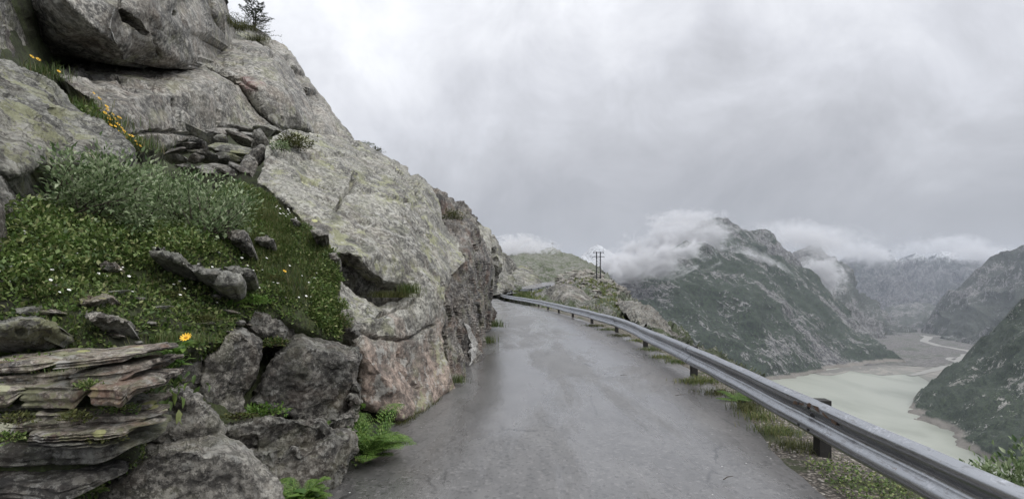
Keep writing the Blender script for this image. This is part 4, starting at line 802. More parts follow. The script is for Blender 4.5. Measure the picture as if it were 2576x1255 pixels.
rock('boulder', 'big whale-backed bright boulder beyond the guardrail at the bend', 'boulder',
    [(1374, 740, 60), (1384, 722, 60), (1396, 715, 60), (1414, 710, 60), (1437, 713, 60), (1461, 725, 59), (1478, 738, 58), (1488, 752, 57), (1500, 772, 55), (1500, 800, 50), (1440, 800, 49), (1400, 775, 54)], [(1420, 745, 54), (1455, 765, 51), (1400, 740, 57), (1440, 730, 56)], M['boulder_far'], 2.6, 114, back=(2, 9, -3), jag=1.2, rnd=.5, rpx=12, disp=(.18, .3), fine=(.05, 1.6), rid=.06)
rock('outcrop', 'dark crag dropping away on the valley side behind the guardrail', 'rock',
    [(1552, 752, 46), (1575, 750, 47), (1598, 754, 47), (1633, 777, 44), (1672, 810, 40), (1698, 840, 36), (1730, 880, 30), (1690, 880, 26), (1630, 845, 28), (1585, 806, 36), (1560, 776, 42)], [(1600, 785, 39), (1650, 825, 33)], M['dark'], 2.6, 115, back=(4, 10, -4), jag=1.6, rnd=.3, rpx=10, disp=(.3, .25), fine=(.08, 1.5), rid=.25)
# ------------------------------------------------------------------ guardrail
def boxv(c, sx, sy, sz, ax=None):
    ax = np.eye(3) if ax is None else ax
    q = np.array([(x, y, z) for x in (-.5, .5) for y in (-.5, .5) for z in (-.5, .5)])*np.array((sx, sy, sz))
    f = [(0, 1, 3, 2), (4, 6, 7, 5), (0, 4, 5, 1), (2, 3, 7, 6), (0, 2, 6, 4), (1, 5, 7, 3)]
    return q@ax+np.array(c), f
def join(parts):
    v, f, b = [], [], 0
    for a, c in parts: v.append(np.asarray(a)); f += [tuple(int(i)+b for i in t) for t in c]; b += len(a)
    return np.concatenate(v), f
def bar(a, b, r, n=5, r2=None):
    a, b = np.array(a, float), np.array(b, float); d = b-a; d /= np.linalg.norm(d)+1e-9
    u = np.cross(d, (0, 0, 1.) if abs(d[2]) < .9 else (1., 0, 0)); u /= np.linalg.norm(u); w = np.cross(d, u)
    t = np.linspace(0, 2*np.pi, n, endpoint=False); r2 = r if r2 is None else r2
    c = np.outer(np.cos(t), u)+np.outer(np.sin(t), w)
    v = np.r_[a+c*r, b+c*r2]
    return v, [(i, (i+1) % n, n+(i+1) % n, n+i) for i in range(n)]+[tuple(range(n))[::-1], tuple(range(n, 2*n))]
RAIL_H, TOP = .33, .525
PROF = np.array([(.018, 0), (.03, .006), (.055, .016), (.078, .034), (.083, .055), (.078, .078), (.05, .106), (.022, .128), (.006, .143), (.004, .155), (.006, .167), (.022, .182), (.05, .204), (.078, .232), (.083, .255), (.078, .276), (.055, .294), (.03, .304), (.018, .31)])*np.array((1., .33/.31))
def guardrail(pts, start_s, spacing, label, nsec=None, near_detail=0):
    path = smooth_path(pts, 900); seg = np.r_[0, np.cumsum(np.linalg.norm(np.diff(path[:, :2], axis=0), axis=1))]
    def at(s):
        p = np.array([np.interp(s, seg, path[:, k]) for k in range(3)])
        q = np.array([np.interp(s+.15, seg, path[:, k])-np.interp(s-.15, seg, path[:, k]) for k in range(2)]); q /= np.linalg.norm(q)
        return p, np.array((q[0], q[1], 0)), np.array((-q[1], q[0], 0))      # point, along, towards the road
    s = start_s(seg, path); joints = []
    while s-spacing > seg[0]+.3: s -= spacing
    while s < seg[-1]: joints.append(s); s += spacing
    root = empty('guardrail', at(joints[min(2, len(joints)-1)])[0]); thing(root, label, 'guardrail')
    for j, (a, b) in enumerate(zip(joints[:-1], joints[1:])):
        m = 14; v = []; np_ = len(PROF); lift = .006*(j % 2)
        for k in range(m+1):
            sx = a-.12+(b-a+.24)*k/m; p, al, rd = at(sx)
            wob = .008*math.sin(sx*1.7)+.006*math.sin(sx*4.1+1)
            for th in (0, -.004):
                v.append(p+rd*(PROF[:, 0]+th+lift+wob)[:, None]+np.array((0, 0, 1.))*(PROF[:, 1]+TOP-RAIL_H+.006*math.sin(sx*.9))[:, None])
        v = np.concatenate(v); f = []; w = 2*np_
        for k in range(m):
            for i in range(np_-1):
                f.append((k*w+i, k*w+i+1, (k+1)*w+i+1, (k+1)*w+i)); f.append((k*w+np_+i, (k+1)*w+np_+i, (k+1)*w+np_+i+1, k*w+np_+i+1))
            for i in (0, np_-1):
                q = (k*w+i, (k+1)*w+i, (k+1)*w+np_+i, k*w+np_+i); f.append(q if i == 0 else q[::-1])
        for k in (0, m):
            for i in range(np_-1): f.append((k*w+i, k*w+np_+i, k*w+np_+i+1, k*w+i+1))
        pan = mesh_obj('rail_panel', v, f, M['steel'], root, smooth=50)
    for j, s in enumerate(joints):
        p, al, rd = at(s); ax = np.array([al, rd, (0, 0, 1.)])
        if s > seg[-1]-.05: continue
        hole = mesh_obj('post', *boxv(p-rd*.075+np.array((0, 0, .005)), .12, .10, 1.0, ax), M['post'], root)
        mesh_obj('spacer_block', *boxv(p-rd*.024+np.array((0, 0, TOP-.17)), .11, .044, .24, ax), M['post'], hole if False else root)
        if j < near_detail:
            for du, dv in ((-.09, .253), (.09, .253), (-.09, .057), (.09, .057)):
                mesh_obj('bolt', *bar(p+al*du+rd*.083+np.array((0, 0, TOP-RAIL_H+dv)), p+al*du+rd*.096+np.array((0, 0, TOP-RAIL_H+dv)), .014, 8), M['bolt'], root)
            mesh_obj('washer_plate', *boxv(p+rd*.013+np.array((0, 0, TOP-.155)), .07, .006, .045, ax), M['bolt'], root)
    return root, at, joints
RAILP = [(2.45, -7, 0), (2.52, 0, 0), (2.57, 2.56, 0), (2.63, 3.4, 0), (2.735, 4.6, 0), (2.86, 6.2, 0), (3.16, 10.6, 0), (3.42, 16.2, 0), (3.25, 21, 0), (2.89, 26, 0), (2.12, 35.5, 0), (1.3, 42, .02), (-.6, 52, .12), (-1.35, 58, .28), (-1.2, 62, .4), (-.2, 66, .5), (.75, 68.2, .58)]
GR, rail_at, rail_j = guardrail(RAILP, lambda seg, path: float(np.interp(4.65, path[:, 1], seg)), 4.15, 'long galvanised guardrail curving along the valley side of the road', near_detail=7)
g2, _, _ = guardrail([(.95, 68.6, .62), (3.3, 74, .74), (5.2, 82, 1.0), (7.0, 90.5, 1.32)], lambda seg, path: .01, 4.15, 'short distant guardrail beside the upper road beyond the bend')
# torn lip on the nearest joint
pt, al, rd = rail_at(rail_j[[i for i, s in enumerate(rail_j) if abs(rail_at(s)[0][1]-4.65) < .8][0]])
tv, tf = [], []
for k in range(16):
    u = -.55+k*.05; h = .012+.022*abs(math.sin(k*1.9))*math.sin(math.pi*k/15)
    z0 = TOP-.12+.03*math.sin(math.pi*k/15); p0 = pt-al*(-u)
    for off, zz in ((.040, z0), (.093+.012*math.sin(k*2.3), z0+h), (.084, z0+h+.03)): tv.append(p0+rd*off+np.array((0, 0, zz)))
for k in range(15):
    for q in range(2): tf.append((k*3+q, k*3+3+q, k*3+4+q, k*3+1+q))
mesh_obj('torn_edge', tv, tf, M['rust'], GR, smooth=30)

# ------------------------------------------------------------------ pylons
def snap(v, px, py):
    ok = v[:, 1] > .3; w = v[ok]; qx = CX+F*w[:, 0]/w[:, 1]; qy = HY-F*(w[:, 2]-H)/w[:, 1]
    return w[((qx-px)**2+(qy-py)**2).argmin()]
def pylon(px, pytop, pybase, label):
    b = snap(hillv[:len(hillv)-400], px, pybase); Y = b[1]; h = (pybase-pytop)/F*Y; x0 = (px-CX)/F*Y; z0 = H-(pybase-HY)/F*Y-.5
    root = empty('pylon', (x0, Y, z0)); thing(root, label, 'pylon')
    sp, w = 4.8/F*Y, .9/F*Y; th = .0009*Y
    for sx in (-sp, sp):
        parts = []
        for dx in (-w, w):
            for dy in (-w, w): parts.append(bar((x0+sx+dx, Y+dy, z0), (x0+sx+dx*.75, Y+dy*.75, z0+h+.5), th*.45, 4))
        nz = 13
        for k in range(nz):
            za, zb = z0+(h+.4)*k/nz, z0+(h+.4)*(k+1)/nz; sg = 1 if k % 2 else -1
            for dy in (-w, w): parts.append(bar((x0+sx-w*sg*.85, Y+dy*.85, za), (x0+sx+w*sg*.85, Y+dy*.85, zb), th*.3, 4))
            for dx in (-w, w): parts.append(bar((x0+sx+dx*.85, Y-w*.85*sg, za), (x0+sx+dx*.85, Y+w*.85*sg, zb), th*.3, 4))
        mesh_obj('lattice_mast', *join(parts), M['pylon'], root)
    lad = []
    for k in range(16):
        za, zb = z0+h*.1+h*.8*k/16, z0+h*.1+h*.8*(k+1)/16; sg = 1 if k % 2 else -1
        lad.append(bar((x0-sp*sg, Y, za), (x0+sp*sg, Y, zb), th*.22, 4))
    mesh_obj('bracing', *join(lad), M['pylon'], root)
    for zz, ww in ((h+.3, 13.5), (h-7.5/F*Y, 15)):
        ww = ww/F*Y; parts = [bar((x0-ww, Y-w*.5, z0+zz), (x0+ww, Y-w*.5, z0+zz), th*.55, 4), bar((x0-ww, Y+w*.5, z0+zz), (x0+ww, Y+w*.5, z0+zz), th*.55, 4)]
        for k in range(9): parts.append(bar((x0-ww+ww*2*k/9, Y-w*.5, z0+zz), (x0-ww+ww*2*(k+1)/9, Y+w*.5, z0+zz), th*.35, 4))
        ca = mesh_obj('cross_arm', *join(parts), M['pylon'], root)
        for dx in (-.95, -.3, .3, .95):
            i_ = mesh_obj('insulator', *bar((x0+dx*ww, Y, z0+zz), (x0+dx*ww, Y, z0+zz-2.6/F*Y), th*.6, 6), M['pylon'], root)
pylon(1505.5, 633, 712, 'lattice power pylon with two masts and two cross arms on the hillside')
M['pylon_pale'] = plain('mast_grey', (.24, .24, .26), .6)
b = snap(hillv[:len(hillv)-400], 1388, 626)
mr = empty('mast', b); thing(mr, 'tiny mast with a box on top, on the misty hilltop', 'mast')
mesh_obj('pole', *bar(b-np.array((0, 0, 1)), b+np.array((0, 0, 3.4)), .09, 6), M['pylon_pale'], mr)
mesh_obj('head', *boxv(b+np.array((0, 0, 3.8)), 1.5, .8, .8), M['pylon_pale'], mr)

# ------------------------------------------------------------------ plants
M['leaf_cover'] = leaf_mat('leaf_ground_cover', [(0, (.04, .075, .018)), (.35, (.10, .165, .04)), (.7, (.18, .25, .07)), (1, (.32, .33, .15))])
M['leaf_grey'] = leaf_mat('leaf_willow', [(0, (.06, .11, .04)), (.35, (.16, .23, .10)), (.7, (.28, .35, .19)), (1, (.44, .50, .33))], .55)
M['leaf_bright'] = leaf_mat('leaf_bright', [(0, (.06, .14, .024)), (.5, (.13, .24, .045)), (1, (.24, .34, .09))], .45, .35)
M['grass'] = leaf_mat('grass_blade', [(0, (.045, .085, .018)), (.5, (.09, .14, .035)), (.8, (.15, .17, .06)), (1, (.24, .20, .10))], .5, .3)
M['dry'] = leaf_mat('grass_dry', [(0, (.07, .115, .03)), (.5, (.14, .18, .055)), (1, (.28, .25, .11))], .6, .3)
M['moss'] = leaf_mat('moss_leaf', [(0, (.035, .045, .012)), (.5, (.075, .085, .022)), (1, (.13, .13, .04))], .7, .2)
M['needle'] = leaf_mat('needle', [(0, (.018, .032, .016)), (.6, (.035, .058, .028)), (1, (.06, .085, .045))], .6, .1)
M['stem'] = plain('stem_bark', (.055, .042, .03), .8)
M['gstem'] = plain('stem_green', (.07, .11, .03), .6)
M['yellow'] = plain('petal_yellow', (.80, .47, .015), .5, 0, .12)
M['ycore'] = plain('flower_core', (.55, .28, .01), .6)
M['white'] = plain('petal_white', (.78, .78, .74), .5, 0, .08)
M['pinkp'] = plain('petal_pink', (.55, .22, .32), .5, 0, .1)

def frames(d, rg):
    d = d/(np.linalg.norm(d, axis=1)[:, None]+1e-9)
    r = rg.normal(size=d.shape); s = np.cross(d, r); s /= np.linalg.norm(s, axis=1)[:, None]+1e-9
    return d, s, np.cross(s, d)
def leaves(p, d, L, asp=.45, seed=0, up=None, droop=.25, fold=.12):
    """folded leaf at each p pointing along d; up keeps its face turned to the light"""
    rg = np.random.default_rng(seed); n = len(p); L = np.broadcast_to(np.asarray(L, float), (n,))[:, None]
    d, s, w = frames(np.asarray(d, float), rg)
    if up is not None:
        s2 = np.cross(d, np.array((0, 0, 1.))+rg.normal(size=d.shape)*up); s2 /= np.linalg.norm(s2, axis=1)[:, None]+1e-9
        s, w = s2, np.cross(s2, d)
    a = asp*rg.uniform(.8, 1.2, (n, 1))
    m1 = p+d*L*.38+s*L*a*.5+w*L*fold; m2 = p+d*L*.38-s*L*a*.5+w*L*fold
    m3 = p+d*L*.72+s*L*a*.34+w*L*(fold*.6-droop*.3); m4 = p+d*L*.72-s*L*a*.34+w*L*(fold*.6-droop*.3); c = p+d*L*.5
    t = p+d*L-w*L*droop*.6
    v = np.stack([p, m1, m3, t, m4, m2, c], 1).reshape(-1, 3); b = (np.arange(n)*7)[:, None]
    f = np.concatenate([b+np.array(q) for q in ((0, 1, 6), (1, 2, 6), (2, 3, 6), (3, 4, 6), (4, 5, 6), (5, 0, 6))])
    return v, f
def blades(p, h, w, lean=.5, seed=0, dirn=None, nrm=None):
    rg = np.random.default_rng(seed); n = len(p); h = np.broadcast_to(np.asarray(h, float), (n,))[:, None]*rg.uniform(.6, 1.25, (n, 1))
    w = np.broadcast_to(np.asarray(w, float), (n,))[:, None]
    a = rg.uniform(0, 2*np.pi, n); hd = np.c_[np.cos(a), np.sin(a), np.zeros(n)]
    if dirn is not None: hd = hd*.6+np.array(dirn); hd /= np.linalg.norm(hd, axis=1)[:, None]+1e-9
    s = np.c_[-hd[:, 1], hd[:, 0], np.zeros(n)]*w; ln = lean*rg.uniform(.3, 1.3, (n, 1)); up = np.array((0, 0, 1.))
    m = p+up*h*.55+hd*h*ln*.3; t = p+up*h*(1-.35*ln)+hd*h*ln
    v = np.stack([p-s, p+s, m+s*.7, m-s*.7, t], 1).reshape(-1, 3); b = (np.arange(n)*5)[:, None]
    return v, np.concatenate([b+np.array(q) for q in ((0, 1, 2), (0, 2, 3), (3, 2, 4))])
def cat(*vf):
    v, f, b = [], [], 0
    for a, c in vf: v.append(a); f.append(np.asarray(c)+b); b += len(a)
    return np.concatenate(v), np.concatenate(f)
def on_surface(v, f, n, seed, poly=None):
    rg = np.random.default_rng(seed); t = v[f]; ar = np.linalg.norm(np.cross(t[:, 1]-t[:, 0], t[:, 2]-t[:, 0]), axis=1)
    c = t.mean(1); px = np.c_[CX+F*c[:, 0]/np.maximum(c[:, 1], .2), HY-F*(c[:, 2]-H)/np.maximum(c[:, 1], .2)]
    if poly is not None: ar = ar*inside(px, poly)
    i = rg.choice(len(f), n, p=ar/ar.sum()); a, b = rg.random((2, n)); k = a+b > 1; a[k] = 1-a[k]; b[k] = 1-b[k]
    p = t[i, 0]+(t[i, 1]-t[i, 0])*a[:, None]+(t[i, 2]-t[i, 0])*b[:, None]
    nr = np.cross(t[i, 1]-t[i, 0], t[i, 2]-t[i, 0]); nr /= np.linalg.norm(nr, axis=1)[:, None]+1e-12
    return p, nr
UPV = np.array((0, 0, 1.))
NS = 0
def front(v, f):  # the seen side only
    c = v[f].mean(1); nr = np.cross(v[f[:, 1]]-v[f[:, 0]], v[f[:, 2]]-v[f[:, 0]])
    return f[((c-np.array((0, 0, H)))*nr).sum(1) < 0]
sf = front(shelfv, shelff)
# carpet of small leaves on the shelf, clumped
p, nr = on_surface(shelfv, sf, 46000, 1)
den = fbm(p*2.6, 4, 77); pyy = HY-F*(p[:, 2]-H)/p[:, 1]; k = (den > -.5) & (den > (pyy-770)/160*.5-.35); p, nr = p[k], nr[k]
rg = np.random.default_rng(3); hgt = np.clip(.03+.05*fbm(p*3.3, 3, 78), .005, .12)*rg.random(len(p))**.6
d = rg.normal(size=p.shape)+UPV*.55+nr*.7
q = p+UPV*hgt[:, None]
a1 = leaves(q, d, rg.uniform(.014, .038, len(p)), .6, 4, up=.45)
o = mesh_obj('ground_cover', *a1, M['leaf_cover']); stuff(o, 'low green leafy ground cover on the shelf between the rocks', 'ground cover')
p, nr = on_surface(shelfv, sf, 8200, 5, [(-50, 560), (60, 545), (330, 590), (480, 600), (560, 640), (330, 700), (180, 720), (0, 760), (-60, 760)])
rg = np.random.default_rng(6)
o = mesh_obj('ground_cover', *leaves(p+UPV*rg.uniform(.01, .16, len(p))[:, None], rg.normal(size=p.shape)+UPV*.5+nr*.4, rg.uniform(.018, .048, len(p)), .5, 7, up=.4), M['leaf_cover']); stuff(o, 'taller dark green leaves under the shrubs at the left', 'ground cover')
p, nr = on_surface(shelfv, sf, 9000, 15); k = fbm(p*2.2+5, 3, 16) > .05
o = mesh_obj('grass', *blades(p[k], .085, .0016, .9, 17), M['grass']); stuff(o, 'wisps of fine grass all over the shelf', 'grass')
p, nr = on_surface(shelfv, sf, 1500, 18); k = fbm(p*2.0+9, 3, 19) > .1
o = mesh_obj('grass', *blades(p[k], .11, .0014, .8, 20), M['dry']); stuff(o, 'dead straw-coloured stems among the shelf plants', 'grass')
p, nr = on_surface(shelfv, sf, 9000, 8, [(620, 470), (730, 520), (800, 590), (845, 650), (850, 700), (830, 760), (700, 760), (640, 690), (600, 590)])
o = mesh_obj('grass', *blades(p, .10, .0022, .7, 9), M['grass']); stuff(o, 'longer grass on the right side of the shelf beside the domed slab', 'grass')
p, nr = on_surface(shelfv, sf, 2600, 10, [(630, 540), (680, 530), (740, 620), (700, 660), (640, 600)])
o = mesh_obj('grass', *blades(p, .09, .002, .8, 11), M['dry']); stuff(o, 'yellowish dry grass streak through the shelf', 'grass')
p, nr = on_surface(shelfv, sf, 3500, 12, [(780, 700), (850, 690), (862, 870), (820, 860), (780, 790)])
rg = np.random.default_rng(13)
o = mesh_obj('ground_cover', *leaves(p+UPV*rg.uniform(.0, .07, len(p))[:, None], rg.normal(size=p.shape)+UPV*.3+nr*.6, rg.uniform(.02, .045, len(p)), .5, 14, up=.5), M['leaf_cover']); stuff(o, 'green weeds filling the cleft at the left foot of the domed slab', 'ground cover')

def tuft(px, py, Y, rx, h, n, mat, label, kind='grass', seed=0, w=.0025, ry=None, lean=.6, as_thing=True, group=None):
    rg = np.random.default_rng(seed+100); c = P(px, py, Y); a = rg.normal(size=(n, 2))*.5
    q = np.c_[c[0]+a[:, 0]*rx, c[1]+a[:, 1]*(ry or rx), np.full(n, c[2])-.0]
    o = mesh_obj('grass_tuft' if kind == 'grass' else kind, *blades(q, h, w, lean, seed), M[mat], base=c)
    return thing(o, label, 'grass tuft', group)
def dome(name, px, py, Y, rx, ry, rz, n, L, mat, label, cat_='plant', seed=0, asp=.5, group=None, up=.5):
    """rounded cushion of small leaves over short stems"""
    rg = np.random.default_rng(seed+300); c = P(px, py, Y); u = rg.normal(size=(n, 3)); u /= np.linalg.norm(u, axis=1)[:, None]; u[:, 2] = np.abs(u[:, 2])
    r = rg.random(n)**.4; r = r*(1+.35*fbm(u*2.2+seed, 3, seed)); q = c+u*r[:, None]*np.array((rx, ry, rz))
    root = empty(name, c); thing(root, label, cat_, group)
    mesh_obj('foliage', *leaves(q, u+rg.normal(size=u.shape)*.5+UPV*.2, rg.uniform(.6, 1.3, n)*L, asp, seed, up=up), M[mat], root)
    st = [bar(c+rg.normal(size=3)*np.array((rx, ry, 0))*.2, c+u[i]*np.array((rx, ry, rz))*.8, .004*max(1, L/.04), 4, .0015) for i in range(14)]
    mesh_obj('stems', *join(st), M['stem'], root)
    return root

# willow shrubs
def shrub(poly, bases, yr, n, label, seed, name='shrub', lm='leaf_grey', L=(.03, .058), nl=75):
    rg = np.random.default_rng(seed); root = empty(name, bases[0]); thing(root, label, 'shrub')
    poly = np.array(poly, float); lo, hi = poly.min(0), poly.max(0); st = []; lp = []; ld = []
    while len(st) < n*7:
        q = rg.uniform(lo, hi)
        if not inside(q[None], poly)[0]: continue
        e = P(q[0], q[1], rg.uniform(*yr)); b = bases[int(np.argmin([np.linalg.norm(e[:2]-x[:2])+rg.random()*.5 for x in bases]))]+rg.normal(size=3)*np.array((.10, .08, .0))
        mid = b+(e-b)*.5+np.array((0, 0, .12*np.linalg.norm(e-b)))+rg.normal(size=3)*.05; path = [b+(mid-b)*t*2 if t < .5 else mid+(e-mid)*(t-.5)*2 for t in np.linspace(0, 1, 8)]
        path = [(1-t)**2*b+2*t*(1-t)*mid+t*t*e for t in np.linspace(0, 1, 8)]
        for k in range(7): st.append(bar(path[k], path[k+1], .0075*(1-k/8.5), 4, .0075*(1-(k+1)/8.5)))
        m = nl; t = rg.uniform(.35, 1.02, m)**.8; pp = np.array([(1-x)**2*b+2*x*(1-x)*mid+x*x*e for x in t])
        dirn = (e-mid)/np.linalg.norm(e-mid); sp = .075*(1.15-t*.5)
        off = rg.normal(size=(m, 3))*sp[:, None]; lp.append(pp+off); ld.append(off*9+dirn*.7+UPV*.45+rg.normal(size=(m, 3))*.25)
    mesh_obj('branches', *join(st), M['stem'], root)
    lp, ld = np.concatenate(lp), np.concatenate(ld)
    mesh_obj('foliage', *leaves(lp, ld, rg.uniform(L[0], L[1], len(lp)), .42, seed, up=.5, droop=.3), M[lm], root)
    return root
shrub([(70, 470), (92, 405), (150, 372), (210, 380), (262, 372), (330, 395), (400, 412), (410, 500), (380, 560), (300, 590), (230, 562), (165, 535), (105, 520)], [snap(shelfv, 250, 585), snap(shelfv, 330, 590), snap(shelfv, 190, 560)], (3.9, 4.9), 66, 'grey green willow shrub on the shelf below the slanting slab', 21)
shrub([(390, 420), (440, 425), (520, 438), (590, 452), (630, 478), (640, 520), (622, 556), (580, 586), (500, 598), (430, 585), (380, 560)], [snap(shelfv, 440, 590), snap(shelfv, 520, 600)], (4.4, 5.7), 58, 'grey green willow shrub with a dark bare bough, to the right of the other shrub', 22)
g = bpy.data.objects[[o.name for o in bpy.data.objects if o.name.startswith('shrub')][-1]]
pp = [snap(shelfv, 480, 600), P(530, 588, 4.6), P(575, 560, 4.7), P(606, 520, 4.85), P(625, 488, 5.0)]
mesh_obj('bough', *join([bar(pp[i], pp[i+1], .016-.003*i, 6, .013-.003*i) for i in range(4)]), M['stem'], g)

# flowers
def petals(n, r, w, cup=.15):
    v, f = [], []
    for k in range(n):
        a = 2*math.pi*k/n; c, s = math.cos(a), math.sin(a); b = len(v)
        for u, t in ((.12, 0), (.55, w), (1, w*.55), (1, -w*.55), (.55, -w)): v.append((r*(u*c-t*s), r*(u*s+t*c), cup*r*u*u))
        f.append((b, b+4, b+3, b+2, b+1))
    return np.array(v), f
def disc_v(r, h, n=8):
    a = np.linspace(0, 2*np.pi, n, endpoint=False)
    v = np.r_[np.c_[r*np.cos(a), r*np.sin(a), np.zeros(n)], np.c_[.6*r*np.cos(a), .6*r*np.sin(a), np.full(n, h)], [[0, 0, h*1.15]]]
    return v, [(i, (i+1) % n, n+(i+1) % n, n+i) for i in range(n)]+[(n+i, n+(i+1) % n, 2*n) for i in range(n)]
def face_to_view(o, p, seed):
    rr = random.Random(seed); d = Vector((-p[0]*.25+rr.uniform(-.35, .35), -.35+rr.uniform(-.3, .3), 1)); o.rotation_euler = d.to_track_quat('Z', 'Y').to_euler()
yroot = empty('yellow_flower', (0, 0, 0)); thing(yroot, 'x', 'flower')
mesh_obj('petals', *petals(11, .028, .17), M['yellow'], yroot, base=(0, 0, 0))
mesh_obj('flower_centre', *disc_v(.010, .006), M['ycore'], yroot, base=(0, 0, .002))
mesh_obj('stem', *bar((0, 0, 0), (0, 0, -.13), .0022, 5), M['gstem'], yroot, base=(0, 0, 0))
YFX = [(264, 284, 6.15), (290, 300, 6.1), (268, 268, 6.2), (306, 322, 6.0), (290, 318, 6.0), (312, 330, 6.0), (330, 342, 5.9), (320, 348, 5.9), (304, 340, 5.95), (276, 308, 6.05), (348, 364, 5.8), (296, 312, 6.05)]
YF = [(270, 276, 6.2), (274, 292, 6.15), (284, 288, 6.1), (300, 296, 6.1), (276, 300, 6.05), (250, 248, 6.5), (236, 235, 6.5), (148, 180, 6.6), (80, 143, 7.0), (96, 150, 7.0), (279, 315, 6.0), (284, 326, 6.0), (300, 331, 6.0), (316, 336, 6.0), (296, 344, 5.9), (261, 340, 5.7), (354, 368, 5.8), (342, 356, 5.8), (326, 350, 5.9), (800, 652, 5.5), (716, 682, 4.85), (838, 850, 5.0)]+YFX
LY = {7: 'single yellow flower high on the ledge by the slanting slab', 8: 'upper of two yellow flowers at the top left beside the overhanging boulder', 9: 'lower of two yellow flowers at the top left beside the overhanging boulder', 19: 'orange yellow flower at the right edge of the shelf near the domed slab', 20: 'small yellow flower in the middle of the dry grass', 21: 'yellow flower in the weeds above the roadside blocks', 16: 'lowest yellow flower at the right end of the cluster above the shrubs', 6: 'topmost yellow flower of the cluster in the cleft', 15: 'yellow flower standing apart at the left foot of the cluster'}
for i, (px, py, Y) in enumerate(YF):
    o = yroot if i == 0 else copy_tree(yroot); p = P(px, py, Y); o.location = Vector(p); face_to_view(o, p, i); s = .82*Y/6*(1+.25*math.sin(i*5)) if Y > 5.6 else .72; o.scale = (s, s, s)
    thing(o, LY.get(i, 'yellow daisy-like flower in the cluster growing down the cleft above the shrubs'), 'flower', 'yellow flowers in the rocks')
rg = np.random.default_rng(31); wroot = None; wn = 0
wp, _ = on_surface(shelfv, sf, 150, 32, [(-20, 600), (330, 600), (560, 640), (800, 690), (840, 760), (600, 790), (300, 760), (0, 820)])
wp2, _ = on_surface(shelfv, sf, 14, 33, [(690, 505), (740, 520), (760, 570), (700, 560)])
wm = mesh_obj('white_flower', *petals(6, .0105, .42, .3), M['white'], base=(0, 0, 0))
for i, p in enumerate(np.r_[wp[:86], wp2]):
    o = wm if i == 0 else wm.copy()
    if i: COL.objects.link(o)
    o.location = Vector(p+np.array((0, -.01, .055+.02*rg.random()))); face_to_view(o, p, i); s = rg.uniform(.6, 1.25); o.scale = (s, s, s)
    thing(o, 'tiny white flower in the green carpet of the shelf' if i < 86 else 'tiny white flower in the grass where the shelf meets the domed slab', 'flower', 'white flowers on the shelf')
pk = mesh_obj('pink_flower', *petals(7, .03, .3, .4), M['pinkp'], base=(0, 0, 0)); p = P(218, 332, 5.5); pk.location = Vector(p); pk.rotation_euler = (.8, -.2, 0)
thing(pk, 'faint pink flower in the cleft left of the yellow cluster', 'flower')
# green stuff in the cleft with the yellow flowers
for i, (px, py, Y, rx, n, lb) in enumerate([(175, 275, 6.3, .35, 500, 'green grass tuft in the upper part of the flower cleft'), (250, 320, 6.1, .35, 500, 'green grass tuft around the yellow flower cluster'), (330, 375, 5.9, .3, 380, 'grass tuft at the foot of the yellow flower cluster, above the shrubs'), (110, 190, 6.8, .3, 300, 'grass tuft in the crack above the slanting slab')]):
    tuft(px, py, Y, rx, .17, n, 'grass', lb, seed=40+i, w=.0035, ry=.2)
dome('weed', 300, 370, 5.9, .30, .15, .14, 420, .045, 'leaf_cover', 'dark leafy weed at the base of the yellow flowers', seed=3)
dome('weed', 205, 300, 6.2, .34, .15, .16, 420, .045, 'leaf_cover', 'dark leafy weed in the cleft beside the slanting slab', seed=4)
p, nr = on_surface(ev, front(ev, ef), 5200, 240); k = fbm(p*5, 3, 241) > -.1; p = p[k]; rg = np.random.default_rng(242)
o = mesh_obj('ground_cover', *leaves(p+nr[k]*(rg.random(len(p))*.03)[:, None], rg.normal(size=p.shape)+UPV*.4+np.array((0, -.5, 0)), rg.uniform(.008, .022, len(p)), .55, 243, up=.5), M['leaf_cover']); stuff(o, 'small leaves and moss growing in the joints of the slate stack', 'ground cover')
# mixed clumps and broken stones that break up the shelf
cl = [(852, 770, 5.15, .10, .10, 'leaf_cover', 'weed clump spilling over the shelf edge beside the hollow'), (862, 815, 5.0, .09, .12, 'grass', 'grassy clump at the left foot of the domed slab, above the flat stone'), (838, 700, 5.5, .12, .10, 'leaf_cover', 'dark clump where the shelf meets the mouth of the hollow'), (776, 600, 5.85, .14, .09, 'moss', 'brownish clump at the upper edge of the shelf against the domed slab'), (812, 660, 5.5, .12, .09, 'grass', 'green clump around the orange yellow flower at the shelf edge'), (140, 620, 3.4, .16, .11, 'leaf_bright', 'fresh green clump under the left shrub'), (60, 680, 3.15, .15, .10, 'leaf_bright', 'fresh green clump at the left edge of the shelf'), (330, 640, 3.8, .16, .07, 'moss', 'brownish heath clump in the middle of the shelf below the shrubs'), (520, 630, 4.3, .16, .07, 'leaf_cover', 'dark clump in front of the right shrub'), (680, 700, 4.75, .16, .06, 'moss', 'ochre heath clump on the right part of the shelf'), (420, 740, 3.65, .13, .05, 'moss', 'ochre heath clump below the ribbed slabs'), (640, 755, 4.35, .14, .06, 'leaf_bright', 'yellow green clump near the lip of the shelf'), (230, 700, 3.35, .12, .06, 'leaf_cover', 'low dark clump left of the ribbed slabs'), (100, 740, 3.0, .12, .07, 'grass', 'grassy clump at the lower left of the shelf'), (500, 800, 3.75, .12, .05, 'moss', 'dark mossy clump at the lower middle of the shelf')]
for i, (px, py, Y, r_, h_, mt, lb) in enumerate(cl):
    q = snap(shelfv, px, py); dome('weed', px, py+8, q[1], r_, r_*.8, h_, int(900*r_/.14), .024 if mt != 'moss' else .016, mt, lb, seed=200+i)
st_, _ = on_surface(shelfv, sf, 26, 230, [(-20, 700), (300, 700), (520, 740), (700, 740), (760, 800), (560, 840), (380, 890), (0, 900)])
